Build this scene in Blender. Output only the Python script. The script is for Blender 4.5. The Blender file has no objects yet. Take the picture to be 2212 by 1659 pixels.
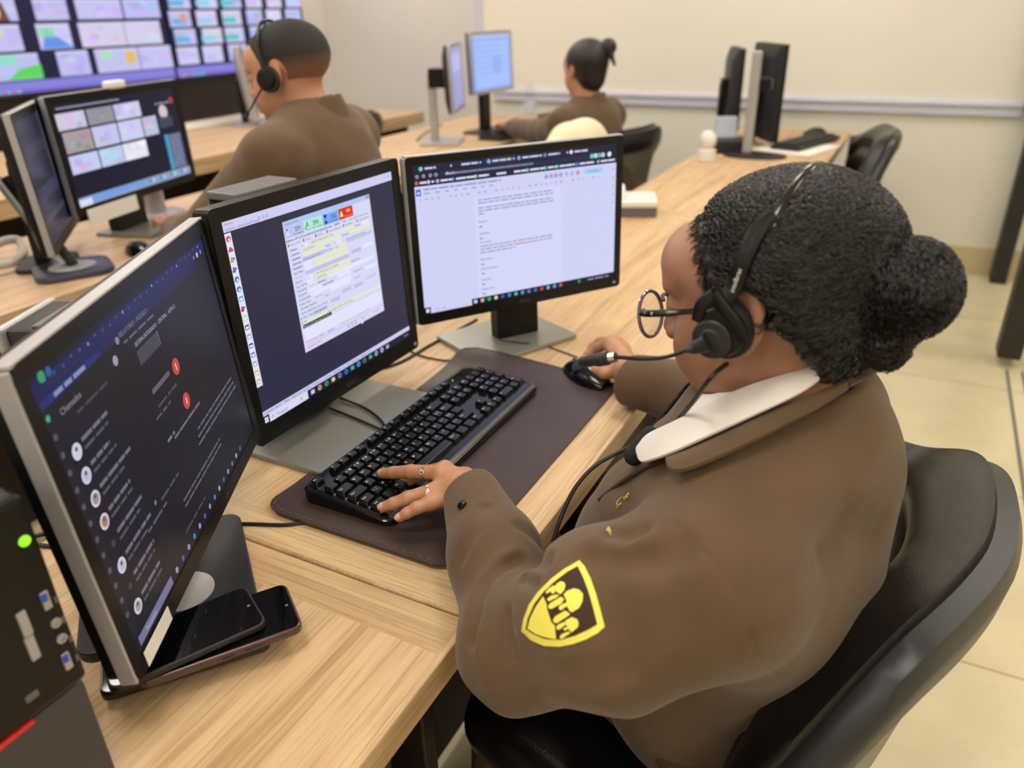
import bpy, bmesh, math, random
import numpy as np
from mathutils import Matrix, Vector
random.seed(7); rng = np.random.default_rng(11)
PI = math.pi
SC = bpy.context.scene
COL = SC.collection

# ------------------------------------------------------------------ camera
def cam_matrix():
    return Matrix(((0.88840692, -0.18482478, 0.42020584), (0.45857714, 0.39914977, -0.79396881), (-0.02097995, 0.89806417, 0.43936384)))
cam_d = bpy.data.cameras.new('camera'); cam = bpy.data.objects.new('camera', cam_d); COL.objects.link(cam)
CAM = Vector((0, 0, 1.354))
_m = cam_matrix().to_quaternion().to_matrix().to_4x4(); _m.translation = CAM; cam.matrix_world = _m
cam_d.sensor_width = 36; cam_d.lens = 1650 / 2212 * 36; cam_d.clip_start = 0.02
cam_d.dof.use_dof = True; cam_d.dof.focus_distance = 0.90; cam_d.dof.aperture_fstop = 3.7
SC.camera = cam
# ------------------------------------------------------------------ world, exposure
SC.view_settings.view_transform = 'Standard'; SC.view_settings.look = 'None'
SC.view_settings.exposure = 0.0; SC.view_settings.gamma = 1.0; SC.view_settings.use_curve_mapping = False
W = bpy.data.worlds.new('world'); SC.world = W; W.use_nodes = True
W.node_tree.nodes['Background'].inputs[0].default_value = (0.9, 0.92, 1.0, 1); W.node_tree.nodes['Background'].inputs[1].default_value = 0.25
PANEL_POWER = 15.6     # radiance of the ceiling light panels
PANELS = [(-4.2, 0.6), (-4.2, 2.9), (-2.4, -0.6), (-2.4, 1.5), (-2.4, 3.6), (-0.6, 0.1), (-0.6, 2.0), (-0.6, 3.9), (1.3, -0.6), (1.3, 1.4), (1.3, 3.4), (-3.9, 5.3), (-2.4, -2.5), (-0.6, -2.2), (1.3, -2.5)]  # all unseen; recess panel and the row behind the camera added as fill

# ------------------------------------------------------------------ helpers
def lin(c):
    return tuple(((v / 255) / 12.92 if v / 255 <= 0.04045 else ((v / 255 + 0.055) / 1.055) ** 2.4) for v in c[:3]) + (1.0,)

def mat(name, rgb, rough=0.5, metal=0.0, bump=None, var=None, emit=None, alpha=None, trans=0.0, coat=0.0, sss=0.0, ior=None, spec=None, sheen=0.0):
    m = bpy.data.materials.new(name); m.use_nodes = True; nt = m.node_tree; b = nt.nodes['Principled BSDF']
    b.inputs['Base Color'].default_value = lin(rgb); b.inputs['Roughness'].default_value = rough; b.inputs['Metallic'].default_value = metal
    if trans: b.inputs['Transmission Weight'].default_value = trans
    if coat: b.inputs['Coat Weight'].default_value = coat; b.inputs['Coat Roughness'].default_value = 0.1
    if sss: b.inputs['Subsurface Weight'].default_value = sss; b.inputs['Subsurface Radius'].default_value = (0.012, 0.005, 0.003); b.inputs['Subsurface Scale'].default_value = 0.5
    if ior: b.inputs['IOR'].default_value = ior
    if spec is not None: b.inputs['Specular IOR Level'].default_value = spec
    if sheen: b.inputs['Sheen Weight'].default_value = sheen
    if emit: b.inputs['Emission Color'].default_value = lin(emit[0]); b.inputs['Emission Strength'].default_value = emit[1]
    tc = None
    def coords(scale):
        nonlocal tc
        if tc is None: tc = nt.nodes.new('ShaderNodeTexCoord')
        mp = nt.nodes.new('ShaderNodeMapping'); nt.links.new(tc.outputs['Object'], mp.inputs['Vector'])
        mp.inputs['Scale'].default_value = scale if isinstance(scale, tuple) else (scale,) * 3
        return mp.outputs['Vector']
    if var:       # (second colour, noise scale, detail)
        n = nt.nodes.new('ShaderNodeTexNoise'); nt.links.new(coords(var[1]), n.inputs['Vector']); n.inputs['Scale'].default_value = 1; n.inputs['Detail'].default_value = var[2]
        r = nt.nodes.new('ShaderNodeValToRGB'); r.color_ramp.elements[0].color = lin(rgb); r.color_ramp.elements[1].color = lin(var[0])
        r.color_ramp.elements[0].position = 0.38; r.color_ramp.elements[1].position = 0.64
        nt.links.new(n.outputs['Fac'], r.inputs['Fac']); nt.links.new(r.outputs['Color'], b.inputs['Base Color'])
    if bump:      # (scale, strength, distance)
        n = nt.nodes.new('ShaderNodeTexNoise'); nt.links.new(coords(bump[0]), n.inputs['Vector']); n.inputs['Scale'].default_value = 1; n.inputs['Detail'].default_value = 4
        bp = nt.nodes.new('ShaderNodeBump'); bp.inputs['Strength'].default_value = bump[1]; bp.inputs['Distance'].default_value = bump[2]
        nt.links.new(n.outputs['Fac'], bp.inputs['Height']); nt.links.new(bp.outputs['Normal'], b.inputs['Normal'])
    return m

def wood(name, a, b_, c, axis=1, rough=0.42):
    m = bpy.data.materials.new(name); m.use_nodes = True; nt = m.node_tree; b = nt.nodes['Principled BSDF']
    tc = nt.nodes.new('ShaderNodeTexCoord')
    def noise(sc, det, dist=0.0):
        mp = nt.nodes.new('ShaderNodeMapping'); nt.links.new(tc.outputs['Object'], mp.inputs['Vector']); mp.inputs['Scale'].default_value = sc
        n = nt.nodes.new('ShaderNodeTexNoise'); nt.links.new(mp.outputs['Vector'], n.inputs['Vector']); n.inputs['Scale'].default_value = 1.0; n.inputs['Detail'].default_value = det; n.inputs['Distortion'].default_value = dist
        return n.outputs['Fac']
    s1, s2 = ((30, 1.8, 30), (260, 7, 260)) if axis == 1 else ((1.8, 30, 30), (7, 260, 260))
    f1, f2 = noise(s1, 5, 0.6), noise(s2, 3)
    r1 = nt.nodes.new('ShaderNodeValToRGB'); e = r1.color_ramp.elements
    e[0].color = lin(c); e[0].position = 0.30; e[1].color = lin(a); e[1].position = 0.68; k = r1.color_ramp.elements.new(0.47); k.color = lin(b_)
    nt.links.new(f1, r1.inputs['Fac'])
    r2 = nt.nodes.new('ShaderNodeValToRGB'); r2.color_ramp.elements[0].color = (0.62, 0.58, 0.52, 1); r2.color_ramp.elements[0].position = 0.36; r2.color_ramp.elements[1].color = (1, 1, 1, 1); r2.color_ramp.elements[1].position = 0.52
    nt.links.new(f2, r2.inputs['Fac'])
    mx = nt.nodes.new('ShaderNodeMix'); mx.data_type = 'RGBA'; mx.blend_type = 'MULTIPLY'; mx.inputs[0].default_value = 0.58
    nt.links.new(r1.outputs['Color'], mx.inputs[6]); nt.links.new(r2.outputs['Color'], mx.inputs[7]); nt.links.new(mx.outputs[2], b.inputs['Base Color'])
    b.inputs['Roughness'].default_value = rough
    return m

class MB:
    """collects faces, builds ONE mesh"""
    def __init__(s): s.v = []; s.f = []; s.mi = []; s.col = []
    def add(s, vs, fs, m=0, col=None):
        o = len(s.v); s.v += [tuple(v) for v in vs]
        for f in fs: s.f.append([i + o for i in f]); s.mi.append(m); s.col.append(col)
        return s
    def box(s, c, size, m=0, bevel=0.0, seg=2, M=None):
        bm = bmesh.new(); bmesh.ops.create_cube(bm, size=1)
        for v in bm.verts: v.co = Vector((v.co.x * size[0], v.co.y * size[1], v.co.z * size[2]))
        if bevel: bmesh.ops.bevel(bm, geom=bm.edges[:], offset=bevel, segments=seg, profile=0.5, affect='EDGES')
        for v in bm.verts:
            if M is not None: v.co = M @ v.co
            v.co += Vector(c)
        bm.verts.index_update(); s.add([v.co for v in bm.verts], [[v.index for v in f.verts] for f in bm.faces], m); bm.free(); return s
    def prism(s, poly, z0, z1, m=0, bevel=0.0, M=None, c=(0, 0, 0), seg=2):
        bm = bmesh.new(); a = [bm.verts.new((x, y, z0)) for x, y in poly]; f = bm.faces.new(a)
        r = bmesh.ops.extrude_face_region(bm, geom=[f]); t = [g for g in r['geom'] if isinstance(g, bmesh.types.BMVert)]
        for v in t: v.co.z = z1
        bmesh.ops.recalc_face_normals(bm, faces=bm.faces)
        if bevel:
            ed = [e for e in bm.edges if abs(e.verts[0].co.z - e.verts[1].co.z) < 1e-6]
            bmesh.ops.bevel(bm, geom=ed, offset=bevel, segments=seg, profile=0.5, affect='EDGES')
        for v in bm.verts:
            if M is not None: v.co = M @ v.co
            v.co += Vector(c)
        bm.verts.index_update(); s.add([v.co for v in bm.verts], [[v.index for v in f.verts] for f in bm.faces], m); bm.free(); return s
    def tube(s, pts, r, n=8, m=0, caps=True):
        P = [Vector(p) for p in pts]; R = r if isinstance(r, (list, tuple)) else [r] * len(P); vs = []; fs = []
        up = None
        for i, p in enumerate(P):
            t = (P[min(i + 1, len(P) - 1)] - P[max(i - 1, 0)]).normalized()
            if up is None: up = t.orthogonal().normalized()
            up = (up - t * up.dot(t)); up = up.normalized() if up.length > 1e-6 else t.orthogonal().normalized()
            b = t.cross(up)
            for k in range(n): a = 2 * PI * k / n; vs.append(p + (up * math.cos(a) + b * math.sin(a)) * R[i])
        for i in range(len(P) - 1):
            for k in range(n): fs.append([i * n + k, i * n + (k + 1) % n, (i + 1) * n + (k + 1) % n, (i + 1) * n + k])
        if caps: fs.append(list(range(n))[::-1]); fs.append([(len(P) - 1) * n + k for k in range(n)])
        return s.add(vs, fs, m)
    def lathe(s, prof, c=(0, 0, 0), n=24, m=0, M=None, sx=1.0, sy=1.0):
        vs = []; fs = []
        for (r, z) in prof:
            for k in range(n):
                v = Vector((r * math.cos(2 * PI * k / n) * sx, r * math.sin(2 * PI * k / n) * sy, z)); vs.append((M @ v if M is not None else v) + Vector(c))
        L = len(prof)
        for i in range(L - 1):
            for k in range(n): fs.append([i * n + k, i * n + (k + 1) % n, (i + 1) * n + (k + 1) % n, (i + 1) * n + k])
        if prof[0][0] > 1e-6: fs.append(list(range(n))[::-1])
        if prof[-1][0] > 1e-6: fs.append([(L - 1) * n + k for k in range(n)])
        return s.add(vs, fs, m)
    def grid(s, rows, m=0, closed=False):
        nr, nc = len(rows), len(rows[0]); vs = [p for r in rows for p in r]; fs = []
        for i in range(nr - 1):
            for j in range(nc if closed else nc - 1): fs.append([i * nc + j, i * nc + (j + 1) % nc, (i + 1) * nc + (j + 1) % nc, (i + 1) * nc + j])
        return s.add(vs, fs, m)
    def build(s, name, mats, parent=None, smooth=False, angle=None):
        me = bpy.data.meshes.new(name); me.from_pydata(s.v, [], s.f)
        mats = mats if isinstance(mats, (list, tuple)) else [mats]
        for mm in mats: me.materials.append(mm)
        me.polygons.foreach_set('material_index', s.mi)
        if any(c is not None for c in s.col):
            ca = me.color_attributes.new('Col', 'FLOAT_COLOR', 'CORNER'); buf = []
            for f, c in zip(s.f, s.col): buf += list(c or (0, 0, 0, 1)) * len(f)
            ca.data.foreach_set('color', buf)
        me.validate(); me.update()
        if not any(c is not None for c in s.col):
            bm = bmesh.new(); bm.from_mesh(me); bmesh.ops.recalc_face_normals(bm, faces=bm.faces); bm.to_mesh(me); bm.free()
        if smooth:
            me.polygons.foreach_set('use_smooth', [True] * len(me.polygons))
            me.set_sharp_from_angle(angle=math.radians(angle or 35))
        o = bpy.data.objects.new(name, me); COL.objects.link(o)
        if parent is not None: o.parent = parent
        return o

def thing(name, label, cat, loc=(0, 0, 0), rz=0.0, group=None):
    o = bpy.data.objects.new(name, None); COL.objects.link(o); o.location = loc; o.rotation_euler = (0, 0, rz); o.empty_display_size = 0.05
    o['label'] = label; o['category'] = cat
    if group: o['group'] = group
    return o
def tag(o, label, cat, group=None):
    o['label'] = label; o['category'] = cat
    if group: o['group'] = group
    return o
def struct(o):
    o['kind'] = 'structure'; return o
def dup(root, loc, rz, label=None, group=None):
    r = root.copy(); COL.objects.link(r); r.location = loc; r.rotation_euler = (0, 0, rz)
    if label: r['label'] = label
    if group: r['group'] = group
    for ch in list(root.children):
        c = ch.copy(); COL.objects.link(c); c.parent = r
        for g in ch.children:
            d = g.copy(); COL.objects.link(d); d.parent = c
    return r
def smooth_path(pts, n=8):
    P = [Vector(p) for p in pts]; out = []
    for i in range(len(P) - 1):
        p0, p1, p2, p3 = P[max(i - 1, 0)], P[i], P[i + 1], P[min(i + 2, len(P) - 1)]
        for k in range(n):
            t = k / n; out.append(0.5 * ((2 * p1) + (p2 - p0) * t + (2 * p0 - 5 * p1 + 4 * p2 - p3) * t * t + (3 * p1 - p0 - 3 * p2 + p3) * t ** 3))
    return out + [P[-1]]
def rrect(w, h, r, n=5):
    out = []
    for cx, cy, a0 in ((w / 2 - r, h / 2 - r, 0), (-w / 2 + r, h / 2 - r, PI / 2), (-w / 2 + r, -h / 2 + r, PI), (w / 2 - r, -h / 2 + r, 1.5 * PI)):
        for k in range(n + 1): a = a0 + PI / 2 * k / n; out.append((cx + r * math.cos(a), cy + r * math.sin(a)))
    return out
_tx = {}
def text_geo(s, res=2):
    """flat glyph outlines, cap height about 0.73"""
    if (s, res) not in _tx:
        cu = bpy.data.curves.new('t', 'FONT'); cu.body = s; cu.size = 1.0; cu.resolution_u = res
        o = bpy.data.objects.new('t', cu); COL.objects.link(o)
        me = o.to_mesh(); V = [tuple(v.co) for v in me.vertices]; F = [list(p.vertices) for p in me.polygons]; o.to_mesh_clear()
        bpy.data.objects.remove(o); bpy.data.curves.remove(cu)
        xs = [v[0] for v in V] or [0]
        _tx[(s, res)] = (V, F, min(xs), max(xs))
    return _tx[(s, res)]
def at(u, v, dep):
    """the world point seen at photo pixel (u, v), dep metres along the camera axis"""
    R = cam_matrix(); return CAM + R @ Vector(((u - 1106) / 1650 * dep, -(v - 829.5) / 1650 * dep, -dep))
def atz(u, v, z):
    d = at(u, v, 1) - CAM; return CAM + d * ((z - CAM.z) / d.z)

# ------------------------------------------------------------------ screens
m_scr = bpy.data.materials.new('screen_picture'); m_scr.use_nodes = True
def _scr():
    nt = m_scr.node_tree; b = nt.nodes['Principled BSDF']; a = nt.nodes.new('ShaderNodeVertexColor'); a.layer_name = 'Col'
    b.inputs['Base Color'].default_value = (0.004, 0.004, 0.005, 1); b.inputs['Roughness'].default_value = 0.32; b.inputs['Specular IOR Level'].default_value = 0.18
    nt.links.new(a.outputs['Color'], b.inputs['Emission Color']); b.inputs['Emission Strength'].default_value = 1.0
_scr()
class Scr:
    """a picture on a display: u right, v down in 0..1; front faces -y, centre at c"""
    def __init__(s, w, h, c=(0, 0, 0), tilt=0.0, step=0.00012):
        s.w, s.h, s.mb, s.step = w, h, MB(), step
        s.M = Matrix.Translation(Vector(c)) @ Matrix.Rotation(-tilt, 4, 'X')
    def p(s, u, v, L): return s.M @ Vector(((u - 0.5) * s.w, -L * s.step, (0.5 - v) * s.h))
    def poly(s, pts, col, L=1):
        s.mb.add([s.p(u, v, L) for u, v in pts], [list(range(len(pts)))[::-1]], 0, lin(col)); return s
    def rect(s, u0, v0, u1, v1, col, L=1): return s.poly([(u0, v0), (u1, v0), (u1, v1), (u0, v1)], col, L)
    def disc(s, u, v, r, col, L=2, n=14): return s.poly([(u + r * math.cos(2 * PI * k / n), v + r * s.w / s.h * math.sin(2 * PI * k / n)) for k in range(n)], col, L)
    def text(s, st, u, v, hv, col, L=3, wide=1.0, bold=False, maxw=None):
        V, F, x0, x1 = text_geo(st); k = hv * s.h / 0.73
        if maxw and (x1 - x0) * k * wide / s.w > maxw: wide *= maxw / ((x1 - x0) * k * wide / s.w)
        for dx in ((0.0, 0.035) if bold else (0.0,)):
            vs = [s.M @ Vector(((u - 0.5) * s.w + (x[0] - x0 + dx) * k * wide, -L * s.step - dx * 0.001, (0.5 - v) * s.h + x[1] * k)) for x in V]
            s.mb.add(vs, F, 0, lin(col))
        return s
    def dashes(s, u0, v, u1, hv, col, L=2, word=(0.02, 0.06), gap=0.008, fill=1.0):
        u = u0
        while u < u1:
            w = random.uniform(*word)
            if random.random() < fill: s.rect(u, v - hv / 2, min(u + w, u1), v + hv / 2, col, L)
            u += w + gap
        return s
    def build(s, name='screen', parent=None): return s.mb.build(name, m_scr, parent)
# ------------------------------------------------------------------ materials
M_wall = mat('wall_paint_cream', (232, 228, 215), 0.85, bump=(60, 0.05, 0.002))
M_wallg = mat('wall_paint_grey', (226, 222, 217), 0.85, bump=(60, 0.05, 0.002))
M_ceil = mat('ceiling_white', (235, 234, 228), 0.9)
M_trim = mat('trim_lavender_white', (205, 206, 222), 0.5)
M_base = mat('baseboard_tile', (206, 190, 150), 0.4)
M_dark = mat('dark_wood_and_shade', (44, 30, 27), 0.5, var=((32, 22, 20), (3, 40, 3), 4))  # wall cladding; under the desks its dark tone stands for shade
M_wood = wood('oak_laminate', (220, 188, 147), (206, 172, 130), (182, 147, 106))
M_woodx = wood('oak_edge_band', (216, 186, 142), (204, 172, 128), (182, 147, 105), axis=0)
M_woodp = wood('pale_oak_laminate', (220, 190, 160), (206, 172, 140), (186, 148, 114))
M_black = mat('black_plastic', (15, 15, 17), 0.36, bump=(900, 0.06, 0.0005), spec=0.3)
M_gloss = mat('glossy_black_plastic', (12, 12, 13), 0.14)
M_satin = mat('satin_black', (26, 26, 30), 0.5)
M_grey = mat('grey_plastic', (98, 98, 102), 0.45)
M_silver = mat('silver_plastic', (176, 174, 178), 0.35, metal=0.35)
M_chrome = mat('chrome', (210, 210, 212), 0.12, metal=1.0)
M_plate = mat('brushed_steel_plate', (150, 150, 142), 0.3, metal=0.45)
M_white = mat('white_plastic', (232, 230, 224), 0.4)
M_paper = mat('white_paper', (238, 236, 228), 0.8)
M_leather = mat('black_leather', (15, 15, 17), 0.30, bump=(420, 0.4, 0.0012))
M_shell = mat('charcoal_plastic_shell', (36, 37, 41), 0.38, bump=(700, 0.12, 0.0006))
M_panel = mat('grey_back_panel', (122, 118, 104), 0.5)
M_mat = mat('brown_leather_mat', (66, 50, 46), 0.42, bump=(300, 0.12, 0.0006), var=((58, 43, 39), 9, 3))
M_stitch = mat('brown_thread', (112, 92, 82), 0.8)
M_cable = mat('black_cable', (16, 16, 17), 0.45)
M_wcable = mat('white_cable', (205, 198, 186), 0.5)
def glass_mat():
    m = bpy.data.materials.new('clear_glass'); m.use_nodes = True; nt = m.node_tree; nt.nodes.remove(nt.nodes['Principled BSDF']); o = nt.nodes['Material Output']
    a, g, x = nt.nodes.new('ShaderNodeBsdfTransparent'), nt.nodes.new('ShaderNodeBsdfGlossy'), nt.nodes.new('ShaderNodeMixShader')
    a.inputs[0].default_value = (0.96, 0.97, 0.97, 1); g.inputs['Roughness'].default_value = 0.03; x.inputs[0].default_value = 0.06
    nt.links.new(a.outputs[0], x.inputs[1]); nt.links.new(g.outputs[0], x.inputs[2]); nt.links.new(x.outputs[0], o.inputs['Surface']); return m
M_glass = glass_mat()
M_red = mat('red_plastic', (206, 40, 38), 0.4)
M_blue = mat('blue_port', (40, 84, 205), 0.45)
M_led = mat('green_light', (120, 220, 40), 0.4, emit=((140, 235, 40), 1.2))
M_lamp = mat('lamp_diffuser', (255, 250, 240), 0.5, emit=((255, 248, 238), PANEL_POWER))
M_frame = mat('black_aluminium', (36, 34, 31), 0.5)

# floor of large beige tiles
def floor_mat():
    m = bpy.data.materials.new('beige_floor_tile'); m.use_nodes = True; nt = m.node_tree; b = nt.nodes['Principled BSDF']
    tc = nt.nodes.new('ShaderNodeTexCoord'); br = nt.nodes.new('ShaderNodeTexBrick'); nt.links.new(tc.outputs['Object'], br.inputs['Vector'])
    br.offset = 0.0; br.inputs['Scale'].default_value = 1.0; br.inputs['Brick Width'].default_value = 0.8; br.inputs['Row Height'].default_value = 0.8; br.inputs['Mortar Size'].default_value = 0.004
    br.inputs['Color1'].default_value = lin((218, 207, 172)); br.inputs['Color2'].default_value = lin((214, 203, 167)); br.inputs['Mortar'].default_value = lin((176, 160, 122))
    n = nt.nodes.new('ShaderNodeTexNoise'); nt.links.new(tc.outputs['Object'], n.inputs['Vector']); n.inputs['Scale'].default_value = 5; n.inputs['Detail'].default_value = 6
    r = nt.nodes.new('ShaderNodeValToRGB'); r.color_ramp.elements[0].color = (0.86, 0.85, 0.82, 1); r.color_ramp.elements[0].position = 0.35; r.color_ramp.elements[1].color = (1, 1, 1, 1); r.color_ramp.elements[1].position = 0.6
    nt.links.new(n.outputs['Fac'], r.inputs['Fac'])
    mx = nt.nodes.new('ShaderNodeMix'); mx.data_type = 'RGBA'; mx.blend_type = 'MULTIPLY'; mx.inputs[0].default_value = 0.7
    nt.links.new(br.outputs['Color'], mx.inputs[6]); nt.links.new(r.outputs['Color'], mx.inputs[7]); nt.links.new(mx.outputs[2], b.inputs['Base Color'])
    b.inputs['Roughness'].default_value = 0.28
    return m
M_floor = floor_mat()

# ------------------------------------------------------------------ the room
FW, LW, CORNX, GREY_Y = 4.75, -5.0, -2.72, 6.0        # far wall, video wall plane, where the far wall steps back
struct(MB().box((-1.0, 1.2, -0.05), (8.2, 10.0, 0.1)).build('floor', M_floor))
struct(MB().box((-1.0, 1.2, 2.85), (8.2, 10.0, 0.1)).build('ceiling', M_ceil))
struct(MB().box(((CORNX + 3.05) / 2, FW + 0.08, 1.4), (3.05 - CORNX, 0.16, 2.8)).build('wall_far', M_wall))
struct(MB().box(((CORNX - 5.0) / 2, GREY_Y + 0.08, 1.4), (CORNX + 5.0, 0.16, 2.8)).build('wall_recess', M_wallg))
struct(MB().box((CORNX + 0.08, (FW + 0.16 + GREY_Y) / 2, 1.4), (0.16, GREY_Y - FW - 0.16, 2.8)).build('wall_return', M_wallg))
struct(MB().box((LW - 0.08, 1.2, 1.4), (0.16, 9.9, 2.8)).build('wall_left', M_wallg))
struct(MB().box((3.08, 1.2, 1.4), (0.16, 9.9, 2.8)).build('wall_right', M_wall))
struct(MB().box((-1.0, -3.7, 1.4), (8.0, 0.16, 2.8)).build('wall_back', M_wall))
struct(MB().box((-1.09, FW - 0.012, 0.855), (3.0, 0.024, 0.075), bevel=0.006).box((-1.09, FW - 0.017, 0.875), (3.0, 0.034, 0.02), bevel=0.005).build('trim_1', M_trim))
struct(MB().box((CORNX + 0.03, FW - 0.008, 1.42), (0.06, 0.016, 2.76), bevel=0.004).build('trim_2', M_trim))
struct(MB().box(((CORNX + 3.05) / 2, FW - 0.008, 0.075), (3.05 - CORNX - 0.1, 0.016, 0.15), bevel=0.004).build('baseboard_far', M_base))
# dark cladding under the video wall
struct(MB().box((LW + 0.015, 1.5, 0.47), (0.03, 7.0, 0.94)).build('wall_cladding', M_dark))
# glass partition on the right
d1 = MB().box((0.485, FW - 0.09, 1.2), (0.075, 0.13, 2.4), 0, 0.006).build('door_1', M_frame); struct(d1)
d2 = MB().box((0.468, 3.48, 1.22), (0.085, 0.12, 2.36), 0, 0.006).build('door_2', M_frame); struct(d2)
MB().box((0.55, 4.05, 1.22), (0.008, 1.05, 2.34)).build('glass_pane', M_glass, d2)
MB().box((0.42, 3.46, 1.0), (0.02, 0.02, 0.35), 0, 0.006).build('handle', M_silver, d2)
struct(MB().box((0.47, 1.1, 0.003), (0.008, 4.6, 0.006)).build('trim_3', M_grey))
struct(MB().box((0.525, 1.1, 0.003), (0.008, 4.6, 0.006)).build('trim_4', M_grey))
for i, (x, y) in enumerate(PANELS):
    t = thing('ceiling_light', 'unseen square white ceiling light panel', 'ceiling light', (x, y, 2.8), 0, 'ceiling light panels')
    fr = MB()
    for dx, dy, sx, sy in ((0.31, 0, 0.02, 0.64), (-0.31, 0, 0.02, 0.64), (0, 0.31, 0.6, 0.02), (0, -0.31, 0.6, 0.02)): fr.box((dx, dy, -0.0125), (sx, sy, 0.025))
    fr.build('frame', M_white, t); MB().box((0, 0, -0.011), (0.6, 0.6, 0.01)).build('diffuser', M_lamp, t)

# ------------------------------------------------------------------ desks
def desk(label, x0, x1, y0, y1, group=None, front=1, m=None, thick=0.04, mod=0.0):
    """front edge at x1 (front=1) or x0 (front=-1)"""
    t = thing('desk', label, 'desk', ((x0 + x1) / 2, (y0 + y1) / 2, 0), 0, group); w, l = x1 - x0, y1 - y0; m = m or M_wood; xe = w / 2 * front
    MB().box((0, 0, 0.75 - thick / 2), (w - 0.006, l, thick), 0, 0.003).build('tabletop', m, t)
    MB().box((xe, 0, 0.75 - thick / 2 - 0.0006), (0.008, l, thick + 0.0004), 0, 0.002).build('front_edge_band', m, t)
    for s in (-1, 1):
        MB().box((0, s * (l / 2 - 0.03), 0.7497), (w - 0.012, 0.055, 0.0012)).build('end_strip', M_woodx, t)
        MB().box((-0.04 * front, s * (l / 2 - 0.05), 0.353), (w - 0.14, 0.03, 0.706), 0, 0.003).build('side_panel', M_dark, t)  # side supports, coloured dark for the shade under the desk
    MB().box((mod * front, 0, 0.37), (0.018, l - 0.14, 0.68)).build('shade_panel', M_dark, t)  # unseen dark sheet added to give the shade under the desk
    return t
desk('oak desk nearest the camera, carrying the red-striped computer tower', -0.92, -0.349, -0.95, 0.5445, mod=0.20)
desk('oak desk carrying the black keyboard and the brown leather mat', -0.92, -0.349, 0.5475, 2.41)
desk('oak desk at the far end of the row, carrying the monitors seen from behind', -0.92, -0.349, 2.413, 4.49)
desk('pale wooden desk where the man in brown works', -2.45, -1.815, -0.4, 2.55, m=M_woodp)
desk('wooden desk by the cream wall with a clear bottle on it', -2.62, -1.9, 2.56, 4.55)
desk('long wooden desk in front of the video wall, with white keyboards on it', -4.25, -3.07, 0.8, 4.6, thick=0.075)

# ------------------------------------------------------------------ monitors
def monitor(name, label, cat, loc, yaw, W, H, zc, tilt=0.03, base=None, frame=None, bez=0.018, bot=None, T=0.03, neck=None, scr=None, group=None, back=None, r=0.008, neck_m=None, side=None):
    """loc: point on the desk under the screen; local x = viewer's right, -y = towards the viewer"""
    t = thing(name, label, cat, loc, yaw, group); bot = bot or bez; frame = frame or M_black
    Mt = Matrix.Translation((0, 0, zc)) @ Matrix.Rotation(-tilt, 4, 'X')
    def place(mb):
        mb.v = [tuple(Mt @ Vector(v)) for v in mb.v]; return mb
    Rx = Matrix.Rotation(PI / 2, 3, 'X')
    fr = MB().prism(rrect(W, H, r), 0, 0.012, 0, 0.0015, M=Rx)      # slab from y=0 back to -0.012
    place(MB()); fm = MB(); outer = rrect(W, H, r); iw, ih = W - 2 * bez, H - bez - bot; cz = (bot - bez) / 2; inner = [(x, y + cz) for x, y in rrect(iw, ih, 0.001)]
    n = len(outer); vs = []
    for yy, loop in ((0.0, inner), (-0.0015, inner), (-0.0025, outer), (0.0, [(x * 1.0, y) for x, y in outer]), (0.014, outer)): vs += [(x, yy, z) for x, z in loop]
    fs = []
    for i in range(4):
        for k in range(n): fs.append([i * n + k, i * n + (k + 1) % n, (i + 1) * n + (k + 1) % n, (i + 1) * n + k])
    fs.append([4 * n + k for k in range(n)])
    fm.add(vs, fs); place(fm).build('bezel', frame, t, smooth=True, angle=40)
    if scr:
        s = Scr(iw, ih, Mt @ Vector((0, 0.0, cz)), tilt); scr(s); s.build('screen', t)
    else:
        place(MB().box((0, 0.0003, cz), (iw, 0.001, ih))).build('screen', M_gloss, t)
    bk = MB().prism(rrect(W - 0.004, H - 0.004, r), 0.012, T * 0.55, 0, 0.0, M=Matrix.Rotation(-PI / 2, 3, 'X') @ Matrix.Scale(1, 3))
    bk = MB(); o2 = rrect(W - 0.002, H - 0.002, r); o3 = rrect(W * 0.8, H * 0.75, 0.03)
    vs = [(x, 0.0135, z) for x, z in o2] + [(x, T * 0.6, z) for x, z in o2] + [(x, T, z) for x, z in o3]; n = len(o2)
    fs = [[i * n + k, i * n + (k + 1) % n, (i + 1) * n + (k + 1) % n, (i + 1) * n + k] for i in range(2) for k in range(n)] + [[2 * n + k for k in range(n)], list(range(n))[::-1]]
    bk.add(vs, fs); place(bk).build('back_cover', back or M_black, t, smooth=True, angle=30)
    if side: place(MB().box((side[0] * (W / 2), 0.006, 0), (0.004, 0.016, H - 0.3 * r), 0, 0.0015).box((0, 0.006, H / 2), (W - 0.3 * r, 0.016, 0.004), 0, 0.001)).build('side_trim', side[1], t)
    nw, nd, ny, lean = neck or (0.10, 0.035, T + 0.03, 0.02)
    zt = zc + 0.02
    nb = MB(); vs = []
    for z, yy in ((0.008, ny + lean), (zt * 0.5, ny + lean * 0.4), (zt, ny)):
        for sx, sy in ((-1, -1), (1, -1), (1, 1), (-1, 1)): vs.append((sx * nw / 2, yy + sy * nd / 2, z))
    fs = [[i * 4 + k, i * 4 + (k + 1) % 4, (i + 1) * 4 + (k + 1) % 4, (i + 1) * 4 + k] for i in range(2) for k in range(4)] + [[0, 3, 2, 1], [8, 9, 10, 11]]
    nb.add(vs, fs); nb.build('neck', neck_m or M_black, t)
    MB().box((0, (T + ny) / 2, zc), (0.09, max(ny - T, 0.01) + 0.02, 0.09), 0, 0.004).build('mount', M_black, t)
    if base: base(t)
    return t, Mt
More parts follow.
